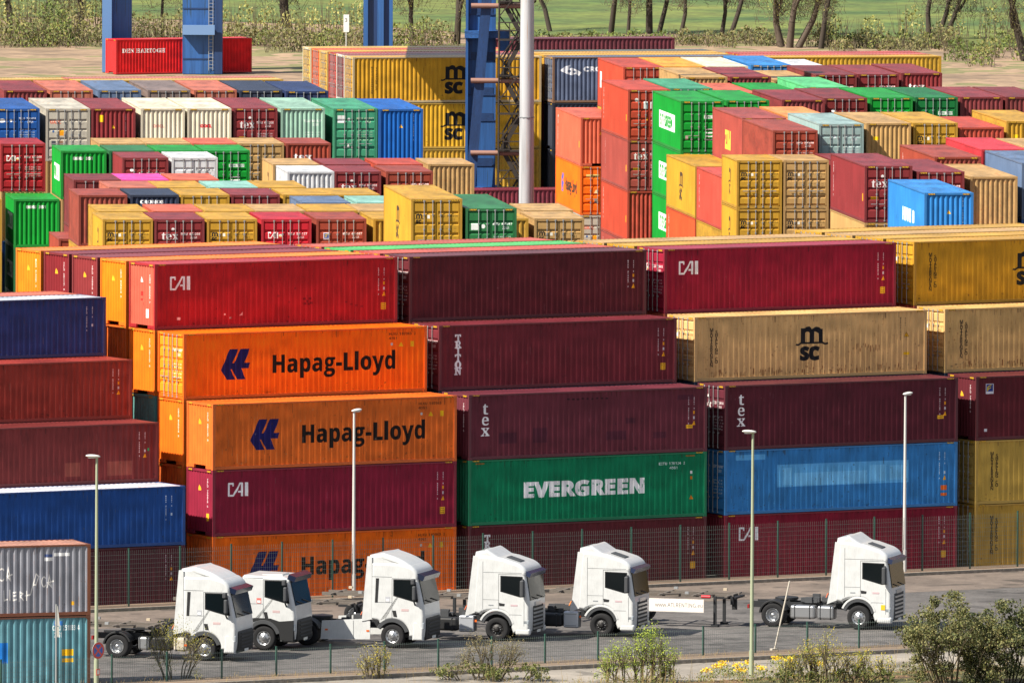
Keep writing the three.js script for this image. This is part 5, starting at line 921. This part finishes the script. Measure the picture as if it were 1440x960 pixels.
const woodMat = std('#54483d', 0.9), woodDark = std('#3d342c', 0.9), twigMat = std('#5e5440', 0.9);
function limb(a, b, r0, r1, n = 6) { return rod(a, b, r0, n, r1); }
function branchy(base, len, r, lean, levels, out, tips, spread = 0.7) { // recursive tapering limbs
  const end = [base[0] + lean[0] * len, base[1] + lean[1] * len, base[2] + lean[2] * len], mid = [(base[0] + end[0]) / 2 + rr(-0.06, 0.06) * len, (base[1] + end[1]) / 2, (base[2] + end[2]) / 2 + rr(-0.06, 0.06) * len], n = r > 0.12 ? 8 : r > 0.04 ? 5 : 3;
  out.push(limb(base, mid, r, r * 0.86, n), limb(mid, end, r * 0.86, r * 0.7, n));
  if (levels === 0) { tips.push(end); return; }
  const k = levels > 2 ? 3 : 3;
  for (let i = 0; i < k; i++) { const d = new THREE.Vector3(lean[0] + rr(-1, 1) * spread, lean[1] + rr(-0.25, 0.4) * spread, lean[2] + rr(-1, 1) * spread).normalize(), from = i === 0 ? end : [mid[0] + (end[0] - mid[0]) * rr(0.1, 1), mid[1] + (end[1] - mid[1]) * rr(0.1, 1), mid[2] + (end[2] - mid[2]) * rr(0.1, 1)]; branchy(from, len * rr(0.55, 0.8), r * rr(0.45, 0.62), d.toArray(), levels - 1, out, tips, spread); }
}
function tree(r, d, H, rad, lean, label, kind) {
  const [x, z] = camPos(r, d), t = thing('tree', label, 'tree', [x, -0.05, z], -0.5149, 'trees on the river bank');
  const tr = [], tips = []; const L = new THREE.Vector3(lean, 1, rr(-0.1, 0.1)).normalize().toArray();
  branchy([0, 0, 0], H * 0.45, rad, L, 4, tr, tips, kind === 'fork' ? 0.75 : 0.5);
  part('trunk', merge(tr), kind === 'pale' ? woodMat : woodDark, t);
  const tw = []; for (let i = 0; i < 420; i++) { const p = tips[Math.floor(rnd() * tips.length)], q = [p[0] * rr(0.3, 1), p[1] * rr(0.25, 0.9), p[2] * rr(0.3, 1)], l = rr(0.8, 1.9); tw.push(limb(q, [q[0] + rr(-1, 1) * l * 0.6, q[1] + rr(-0.2, 1) * l, q[2] + rr(-1, 1) * l * 0.6], 0.022, 0.008, 3)); }
  part('twigs', merge(tw), twigMat, t);
  const pts = tips; part('crown', leaves(3000, () => { const p = pts[Math.floor(rnd() * pts.length)]; const f = rnd() < 0.6 ? 1 : rr(0.4, 1); return [p[0] * f + rr(-0.7, 0.7), p[1] * f + rr(-0.9, 0.5), p[2] * f + rr(-0.7, 0.7)]; }, 0.13, ['#8a8c3a', '#a09c48', '#74782f', '#aaa25c', '#8f8a50']), leafMat, t);
}
const px2 = (x, y) => { const a = 0.0677 + (y - 480) / 17515, d = 48.3 / a; return [(x - 720) / 17515 * d, d]; }; // where a base seen at that column stands on the bank
const TREES = [[12, 62, 0.38, -0.12, 'leaning dark tree at the edge of the sandy bank beside low scrub'], [52, 56, 0.25, 0.3, 'thin slanting tree next to the leaning dark one on the bank'], [106, 60, 0.42, 0.06, 'dark forked tree just beside the far gantry legs', 'fork'], [226, 54, 0.2, 0.02, 'thin tree seen between the far gantry legs'], [268, 54, 0.2, 0.05, 'second thin tree seen between the far gantry legs'],
  [404, 52, 0.62, -0.1, 'stout forked tree with spreading limbs behind the white number board', 'fork'], [578, 58, 0.3, 0, 'slender tree between the dark blue crane leg and the blue gantry leg'], [641, 64, 0.4, 0.04, 'dark tree touching the blue gantry leg'], [772, 46, 0.3, -0.35, 'slanting tree beside the grey mast top', 'fork'], [858, 48, 0.35, 0.12, 'dark upright tree behind the lone dark red container'], [882, 50, 0.22, 0.03, 'thin tree behind the lone dark red container'],
  [912, 48, 0.42, 0, 'stout dark tree in the clump behind the lone dark red container', 'fork'], [926, 46, 0.3, 0.22, 'slanting tree of the clump behind the lone dark red container'], [956, 52, 0.26, 0.1, 'tree at the far end of the lone dark red container'], [1014, 50, 0.26, 0.05, 'slim tree standing in the meadow edge over the blue roof'], [1026, 52, 0.3, 0.3, 'dark tree leaning over the meadow edge, one of a pair'],
  [1098, 66, 0.42, -0.12, 'pale trunk tree leaning outward, part of a trio at the meadow edge', 'pale'], [1110, 67, 0.42, 0.12, 'middle pale trunk of the trio at the meadow edge', 'pale'], [1122, 67, 0.4, 0.42, 'strongly slanted trunk of the trio at the meadow edge', 'pale'], [1154, 68, 0.34, 0.12, 'tree between the pale trio and the brown scrub'], [1306, 54, 0.32, 0.06, 'first of three trees over the yellow container ending the far row'], [1318, 54, 0.3, 0.25, 'middle of three trees over the yellow container ending the far row'], [1328, 54, 0.3, 0.38, 'most slanted of three trees over the yellow container ending the far row'], [1442, 84, 0.5, -0.25, 'large tree at the sandy slope past the end of the far row', 'fork']];
for (const [x, y, rad, lean, label, kind] of TREES) { const [r, d] = px2(x, y); tree(r, d, rr(9, 12), rad * 0.78, lean, label, kind || ''); }
{ // scrub and dead reeds along the bank: nobody could count the stems
  const L = [], tw = [];
  const clump = (x, y, w, h, n, cols, twigs) => { const [r, d] = px2(x, y), s = d / 17515; for (let i = 0; i < twigs * 0.5; i++) { const a = rr(-w, w) * s, b = rr(-3, 3), [X, Z] = camPos(r + a, d + b), hh = h * s * rr(0.5, 1.1); tw.push(limb([X, -0.05, Z], [X + rr(-0.5, 0.5), hh, Z + rr(-0.4, 0.4)], 0.035, 0.012, 3)); } L.push(leaves(n, () => { const a = rr(-w, w) * s * Math.sqrt(rnd()), b = rr(-3, 3), [X, Z] = camPos(r + a, d + b), f = 1 - Math.pow(a / (w * s), 2); return [X, h * s * Math.max(0.15, f) * Math.pow(rnd(), 0.8), Z]; }, 0.3, cols)); };
  const olive = ['#66702c', '#788034', '#566226', '#827c40'], brown = ['#6a6a34', '#7c7842', '#565c2a', '#80744a'], green = ['#5a6a26', '#707c30', '#4a5a22'];
  for (let x = -10; x < 150; x += 22) clump(x, 66 + rr(-4, 8), 26, rr(26, 50), 260, rnd() < 0.5 ? olive : brown, 40);
  clump(70, 68, 40, 62, 900, green, 60);
  for (let x = 160; x < 300; x += 24) clump(x, 60, 22, rr(30, 52), 260, brown, 60);
  for (let x = 310; x < 640; x += 22) clump(x, 72 + rr(-8, 6), 26, rr(22, 44), 300, rnd() < 0.55 ? olive : brown, 60);
  for (let x = 690; x < 960; x += 34) clump(x, 58, 26, rr(8, 18), 130, rnd() < 0.5 ? green : olive, 30);
  for (let x = 960; x < 1100; x += 18) clump(x, 62 + rr(-3, 4), 22, rr(12, 26), 200, brown, 70);
  for (let x = 1150; x < 1340; x += 17) clump(x, 68 + rr(-4, 2), 20, rr(14, 34), 220, rnd() < 0.6 ? brown : olive, 90);
  for (let x = 1330; x < 1450; x += 16) clump(x, 72 + rr(-8, 26), 20, rr(12, 40), 260, rnd() < 0.5 ? green : olive, 40);
  const pale = ['#8a8a40', '#9c9850', '#76783a', '#a8a060'];
  for (let x = -5; x < 140; x += 20) clump(x, 60 + rr(-6, 4), 24, rr(45, 80), 260, pale, 60);
  for (let x = 310; x < 520; x += 32) clump(x, 60 + rr(-6, 4), 24, rr(36, 62), 200, pale, 60);
  for (let x = 1170; x < 1440; x += 56) clump(x, 54 + rr(-6, 6), 24, rr(30, 50), 150, pale, 50);
  const a = solo('river_bank_scrub', merge(L), leafMat, 'brown and olive scrub along the river bank under the trees', 'scrub'); a.userData.kind = 'stuff';
  const b = solo('dry_reeds', merge(tw), twigMat, 'bare dry stems of the scrub along the river bank', 'stems'); b.userData.kind = 'stuff';
}
// near shrubs: stems plus leaves, standing on the bank beyond the path
function bush(name, label, x, z, w, h, dep, n, size, cols, stems, cat = 'shrub', domed = 0.5, dense = false) {
  const t = thing(name, label, cat, [x, -0.02, z], -0.5149), st = [], tips = [];
  for (let i = 0; i < stems; i++) { const a = rr(-1, 1), b = rr(-1, 1); branchy([a * w * 0.25, 0, b * dep * 0.25], h * rr(0.3, 0.45), 0.03, new THREE.Vector3(a * w / h * 0.55, 1, b * dep / h * 0.5).normalize().toArray(), 2, st, tips, 0.55); }
  part('stem', merge(st), twigMat, t);
  const hubs = []; for (let i = 0; i < (dense ? 95 : 34); i++) { const a = rr(-1, 1), b = rr(-1, 1), f = Math.max(0.2, 1 - domed * (a * a + 0.3 * b * b)), y = h * f * (dense ? 0.05 + 0.95 * Math.pow(rnd(), 0.85) : Math.pow(rnd(), 0.6)); hubs.push([a * w * 0.5, y, b * dep * 0.5, rr(0.14, 0.34) * Math.min(1, h / 2.4)]); }
  part('foliage', leaves(n, () => { const q = rnd() < 0.35 ? [...tips[Math.floor(rnd() * tips.length)], 0.2] : hubs[Math.floor(rnd() * hubs.length)], d = new THREE.Vector3(rr(-1, 1), rr(-1, 1), rr(-1, 1)).normalize().multiplyScalar(q[3] * Math.cbrt(rnd()) * 1.35); return [q[0] + d.x, Math.max(0.03, q[1] + d.y * 0.8), q[2] + d.z]; }, size, cols), leafMat, t);
  return t;
}
const onGround = (x, y) => { const [r, d] = px2(x, y); return camPos(r, d); };
{
  let p = onGround(1345, 968); bush('large_bush', 'large dense green bush by the path, with brownish leaves in its left part', p[0], p[1], 4.0, 3.75, 3, 22000, 0.11, ['#56602c', '#6f7238', '#4a5226', '#7d7a48', '#6a6232', '#8a864e'], 26, 'bush', 0.5, true);
  p = onGround(1420, 966); bush('large_bush', 'dark green dense bush standing against the large brownish-tinged one', p[0], p[1], 3.4, 3.3, 2.6, 22000, 0.11, ['#3f4c24', '#565f2c', '#3b4720', '#666b34', '#72703c'], 20, 'bush', 0.35, true);
  p = onGround(690, 962); bush('dry_shrub', 'dry brown twiggy shrub in front of the truck with dark rims', p[0], p[1], 2.6, 2.1, 1.6, 4200, 0.055, ['#7a7048', '#8a7c54', '#6a6a3c', '#948660'], 16, 'shrub', 0.8);
  p = onGround(900, 964); bush('green_shrub', 'fresh yellow-green shrub with upright shoots beside the low fence', p[0], p[1], 3.4, 1.1, 1.6, 2400, 0.065, ['#8ea02c', '#a4b03a', '#6f8428', '#5c7026', '#7a8a3c'], 14, 'shrub', 0.8);
  for (const [x, hh] of [[898, 1.9], [904, 2.2], [911, 2.4], [919, 2.5], [928, 2.3], [936, 2.0], [882, 1.7], [868, 1.8], [856, 1.5], [948, 1.6]]) { const q = onGround(x, 966); bush('upright_shoot', 'slim upright yellow-green shoot rising from the fresh green shrub', q[0], q[1], 0.36, hh, 0.3, 420, 0.07, ['#a3b436', '#b4c040', '#8aa030', '#97a83a'], 3, 'shoot', 0.2).userData.group = 'upright shoots of the green shrub'; }
  for (const [x, w, h] of [[655, 3, 0.8], [730, 2.6, 0.8], [1120, 3, 0.6], [1215, 2.6, 0.7]]) { p = onGround(x, 964); bush('low_weeds', 'low rough green weeds growing beyond the path under taller shrubs', p[0], p[1], w, h, 1.4, 2200, 0.085, ['#66702e', '#7a7e3c', '#525e26', '#8a8448', '#5c6a2c'], 8, 'weeds', 0.5).userData.group = 'low weeds beyond the path'; }
  p = onGround(248, 966); bush('yellow_shrub', 'sparse yellowish shrub before the storage box of the first truck', p[0], p[1], 2.2, 2.6, 1.4, 2600, 0.055, ['#a39a3a', '#8f8c3c', '#b0a24a', '#7d8034'], 12, 'shrub', 0.6);
  for (const [x, h] of [[535, 1.5], [522, 1.1]]) { p = onGround(x, 962); bush('sparse_weed', 'sparse yellow weed by the low fence in front of the skirted truck', p[0], p[1], 0.9, h, 0.6, 700, 0.065, ['#b5a53a', '#a3983c', '#8f8a3c'], 6, 'weed', 0.4).userData.group = 'sparse weeds by the fence'; }
  for (const [x, h, y] of [[1108, 1.2, 962], [1128, 1.5, 964], [1148, 1.9, 964], [1160, 1.4, 962], [1172, 2.3, 966], [1186, 1.6, 964], [1205, 1.2, 962], [1222, 1.4, 964], [1250, 1.1, 962]]) { p = onGround(x, y); bush('mustard_plant', 'tall weed with yellow flower spikes beyond the path', p[0], p[1], 0.7, h, 0.6, 700, 0.06, ['#c4ae20', '#b6a62c', '#8f9a34', '#6f8030', '#a49a34'], 6, 'weed', 0.15).userData.group = 'yellow flowering weeds beyond the path'; }
  for (const [x, y] of [[1012, 950], [1022, 946], [1040, 948], [1056, 944], [1075, 952], [1098, 938], [1116, 940], [1155, 946], [998, 956], [1046, 955]]) { p = onGround(x, y + 8); const t = thing('flower_clump', 'low clump of bright yellow flowers by the greenish lamp post', 'flowers', [p[0], -0.02, p[1]], 0, 'yellow flower clumps'); part('leaves', leaves(120, () => [rr(-0.35, 0.35), rr(0.02, 0.4), rr(-0.35, 0.35)], 0.09, ['#6f7a30', '#84883c', '#5c6a28']), leafMat, t); part('petals', leaves(60, () => { const a = rr(0, 6.28), q = rr(0, 0.28); return [q * Math.cos(a), rr(0.38, 0.56), q * Math.sin(a)]; }, 0.085, ['#e8c41a', '#dcb614', '#f0d030'], 1.1), leafMat, t); }
  const G = [leaves(26000, () => { const x = rr(-40, 60), z = 39.8 + Math.pow(rnd(), 1.6) * 9 + x * 0.008; return [x, rr(0, 0.3), z]; }, 0.13, ['#77743a', '#8c8048', '#5f6a2e', '#9a7f52', '#6a6c34'], 5)];
  const T = []; for (let i = 0; i < 900; i++) { const x = rr(-30, 50), z = rr(39.4, 44), h = rr(0.3, 1.0); T.push(limb([x, 0, z], [x + rr(-0.15, 0.15), h, z + rr(-0.1, 0.1)], 0.008, 0.004, 3)); }
  for (let i = 0; i < 700; i++) { const x = rr(-30, 30), z = rr(30.95, 33.1), h = rr(0.08, 0.35); T.push(limb([x, 0.06, z], [x + rr(-0.12, 0.12), h, z + rr(-0.1, 0.1)], 0.008, 0.004, 3)); }
  const o = solo('bank_grass', merge(G), leafMat, 'rough grass and low weeds on the near bank below the path', 'grass'); o.userData.kind = 'stuff';
  const s = solo('grass_stems', merge(T), std('#a08a5c', 0.9), 'thin dry grass stems along the path and verge', 'grass'); s.userData.kind = 'stuff';
}
scene.traverse((o) => { if (o.isMesh) { o.castShadow = true; o.receiveShadow = true; } });
renderer.render(scene, camera);
